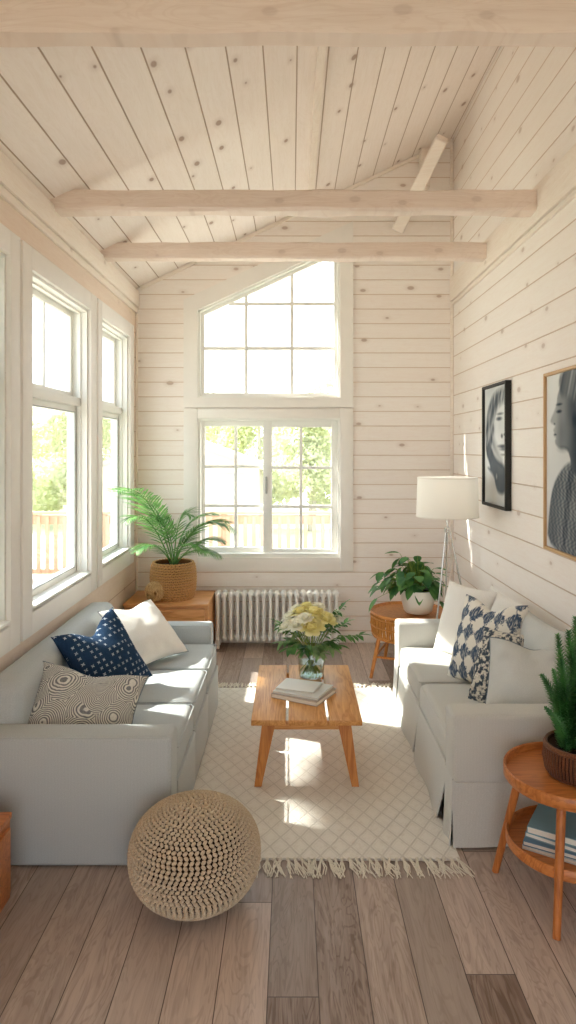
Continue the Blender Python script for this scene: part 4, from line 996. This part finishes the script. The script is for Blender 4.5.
def img1(U, V):
    g = .80+.12*vnoise(U, V, 5, 6, 1)*(1-V)
    hair = poly(U, V, smooth_poly([(.10, .22), (.30, .09), (.60, .03), (1.05, .02), (1.05, .18), (.7, .2), (.45, .35), (.32, .48), (.22, .60), (.08, .60), (.03, .4)]), .03)
    g = g*(1-hair)+hair*(.20+.50*vnoise(U*.7+V*.5, V-U*.5, 30, 7, 2))
    neck = poly(U, V, smooth_poly([(.02, .50), (.25, .48), (.50, .62), (.95, .66), (.95, .82), (.88, .90), (.62, .90), (.50, .84), (.44, .76), (.16, .70), (.12, .69), (.30, .70), (.12, .60)]), .02)
    g = g*(1-neck)+neck*(.26+.08*vnoise(U, V, 9, 9, 3))
    face = poly(U, V, smooth_poly([(.34, .42), (.42, .28), (.62, .16), (1.05, .14), (1.05, .60), (.92, .64), (.72, .62), (.55, .56), (.38, .50)]), .03)
    g = g*(1-face)+face*(.93-.25*sm(U, .55, .2)-.12*vnoise(U, V, 7, 9, 4))
    jaw = poly(U, V, smooth_poly([(.30, .50), (.55, .60), (.80, .66), (.80, .60), (.55, .50), (.34, .40)]), .05); g -= jaw*.25
    for (cx, cy, rx, ry, d) in ((.66, .275, .13, .018, .6), (.70, .235, .15, .012, .45), (.98, .26, .08, .02, .6), (.78, .42, .05, .020, .55), (.90, .41, .05, .012, .5), (.80, .505, .20, .016, .6), (.84, .53, .17, .014, .45), (.84, .575, .12, .010, .3), (.40, .36, .05, .05, .35)):
        g = g-d*np.clip(1.3-np.hypot((U-cx)/rx, (V-cy)/ry), 0, 1)
    g += .3*np.clip(1.2-np.hypot((U-.55)/.04, (V-.76)/.03), 0, 1)
    side = sm(U, .90, .94)*sm(V, .18, .0); g = g*(1-side*.6)
    return g
def img2(U, V):
    g = .93-.08*V-.05*vnoise(U, V, 6, 6, 1)
    sw = poly(U, V, smooth_poly([(.0, 1.02), (.05, .78), (.12, .64), (.28, .54), (.44, .49), (.62, .52), (.85, .60), (1.1, .72), (1.1, 1.02)], 2), .012)
    knit_ = .5+.5*np.sin(U*95+3*np.sin(V*60))*np.sin(V*150)
    g = g*(1-sw)+sw*(.20+.26*knit_*(.55+.45*sm(U, .1, .3))+.12*vnoise(U, V, 8, 8, 2))
    lap = poly(U, V, smooth_poly([(.36, .62), (.44, .50), (.50, .50), (.42, .75), (.34, 1.0), (.28, 1.0)]), .015); g -= lap*.15
    face = poly(U, V, smooth_poly([(.27, .06), (.30, .03), (.7, .05), (.75, .3), (.68, .55), (.55, .58), (.46, .54), (.42, .455), (.36, .425), (.24, .425), (.165, .40), (.160, .375), (.185, .365), (.130, .350), (.150, .332), (.125, .318), (.165, .300), (.155, .290), (.070, .272), (.085, .250), (.155, .205), (.195, .165), (.20, .13)], 1), .010)
    g = g*(1-face)+face*(.50-.28*sm(U, .3, .55)-.08*vnoise(U, V, 7, 9, 3)+.15*sm(U, .28, .15))
    hair = poly(U, V, smooth_poly([(.22, .02), (.40, -.03), (.9, -.03), (1.0, .2), (.92, .42), (.74, .46), (.66, .30), (.52, .18), (.38, .13), (.27, .14)]), .02)
    g = g*(1-hair)+hair*(.16+.5*vnoise(U+V*.6, V*.3, 34, 5, 4)*sm(V, .45, .0))
    for (cx, cy, rx, ry, d) in ((.235, .215, .05, .010, .45), (.235, .175, .06, .008, .4), (.15, .283, .02, .007, .3), (.165, .345, .03, .005, .4), (.50, .27, .04, .04, .12), (.30, .43, .10, .02, .15)):
        g = g-d*np.clip(1.3-np.hypot((U-cx)/rx, (V-cy)/ry), 0, 1)
    return g
picture('black-framed close-up portrait print on the right wall above the lamp', 5.48, 4.875, 1.447, 2.388, .022, .045, M_blackf, img1, 110, 140)
picture('oak-framed print of a profile in a knitted jacket on the right wall', 4.17, 3.32, 1.285, 2.354, .020, .035, M_goldf, img2, 150, 180)

# ------------------------------------------------------------------ tray side table with fern and books
t = thing('tray_table', 'round two-tier amber wood tray table at the right edge before the sofa', 'table', (1.185, 2.90, 0))
b = MB(); r0 = .272
b.lathe([(0, .498), (r0-.014, .498), (r0-.012, .502), (r0-.010, .528), (r0-.004, .533), (r0, .528), (r0, .488), (r0-.006, .480), (0, .480)], 72); b.build('tabletop', M_teak, t)
b = MB(); r1 = .262
b.lathe([(0, .212), (r1-.014, .212), (r1-.012, .216), (r1-.010, .240), (r1-.004, .245), (r1, .240), (r1, .202), (r1-.006, .196), (0, .196)], 72); b.build('lower_shelf', M_teak, t)
for a in (151, 239, 331, 61):
    th = math.radians(a); b = MB(); d_ = Vector((math.cos(th), math.sin(th), 0))
    b.tube([d_*.312, d_*.20+Vector((0, 0, .484))], [.0155, .019], 14); b.build('leg', M_teakz, t)
M_bl1 = plain('teal_cover', '#7fa5b0', .6); M_bl2 = plain('slate_blue_cover', '#6a8ba0', .6); M_bl3 = plain('grey_blue_cover', '#8aa3ad', .6); M_bl4 = plain('white_book_cover', '#dfe2e0', .6)
sz = .2135; rz = math.radians(-33)
book('book', 'white-covered book at the bottom of the pile on the tray table shelf', (1.15, 2.875, sz), rz, .29, .22, .016, M_bl4)
book('book', 'slate blue book, second from the bottom on the tray table shelf', (1.145, 2.88, sz+.0165), rz+.05, .28, .215, .020, M_bl2)
book('book', 'grey-blue book, second from the top on the tray table shelf', (1.16, 2.89, sz+.037), rz-.06, .27, .21, .020, M_bl3)
book('book', 'teal book on top of the pile on the tray table shelf', (1.17, 2.895, sz+.0575), rz+.02, .28, .22, .030, M_bl1)
t = thing('potted_fern', 'dark upright foxtail fern in a ribbed brown wicker pot on the tray table', 'plant', (1.235, 2.92, .4985))
M_dwick = fabric('dark_wicker', '#8a5a3c', '#5f3a25', bump=.5); M_dcore = plain('dark_wicker_core', '#3b241a', .9, .05)
b = MB(); b.lathe([(0, 0), (.115, 0), (.133, .015), (.142, .07), (.136, .13), (.128, .13), (.128, .115), (0, .115)], 40, 1)
n = 60
for i in range(n):
    th = 2*PI*i/n; c, s_ = math.cos(th), math.sin(th)
    b.tube([(.118*c, .118*s_, .004), (.138*c, .138*s_, .02), (.148*c, .148*s_, .07), (.141*c, .141*s_, .125)], .0052, 6)
for z, r in ((.132, .137), (.124, .142), (.010, .128), (.002 + .006, .120)):
    b.tube([(r*math.cos(2*PI*q/48), r*math.sin(2*PI*q/48), z) for q in range(49)], .007, 6, caps=False)
b.build('wicker_pot', [M_dwick, M_dcore], t, angle=80)
b = MB(); b.lathe([(0, .108), (.126, .108), (.126, .12), (0, .128)], 24); b.build('soil', M_soil, t)
rr = random.Random(3)
plumes = [(-.06, -.03, -.10, -.05, .40, .042), (-.02, .0, -.05, -.01, .50, .046), (.0, -.06, -.01, -.12, .38, .04), (-.05, .0, -.15, .02, .30, .034), (-.085, -.02, -.12, -.02, .34, .030), (-.05, .03, -.075, .05, .47, .040), (-.03, -.04, -.03, -.08, .42, .042), (.0, .02, -.005, .03, .55, .045), (.03, -.03, .03, -.06, .5, .045), (.05, .03, .08, .05, .48, .042), (.02, .06, .02, .12, .42, .04),
          (-.075, -.05, -.175, -.08, .20, .026), (.08, -.03, .15, -.06, .36, .036), (-.02, -.07, -.05, -.16, .24, .03), (.06, -.07, .09, -.15, .28, .03), (-.06, .06, -.13, .10, .28, .03)]
for (x0, y0, x1, y1, h, w_) in plumes:
    b = MB(); P = [Vector((x0, y0, .115)), Vector((x0*.9, y0*.9, .115+h*.5)), Vector((x1, y1, .115+h))]
    def q3(s_): return P[0]*(1-s_)**2+P[1]*2*s_*(1-s_)+P[2]*s_*s_
    b.tube([q3(i/8) for i in range(9)], [.0028*(1-i/10)+.0006 for i in range(9)], 5)
    nn_ = int(330*h/.4)
    for i in range(nn_):
        s_ = (i+rr.random())/nn_; p = q3(s_); tg = (q3(min(1, s_+.03))-q3(max(0, s_-.03))).normalized(); th = i*2.399
        a = tg.orthogonal().normalized(); c = tg.cross(a); dr = (a*math.cos(th)+c*math.sin(th))+tg*.75
        wl = w_*(1.05-.75*s_**2)*(.55+.45*min(1, s_*5))
        leaf_pts(b, p, dr, tg, wl*1.45, .010, .1, .15, 2)
    b.build('plume', M_fern, t, angle=80)
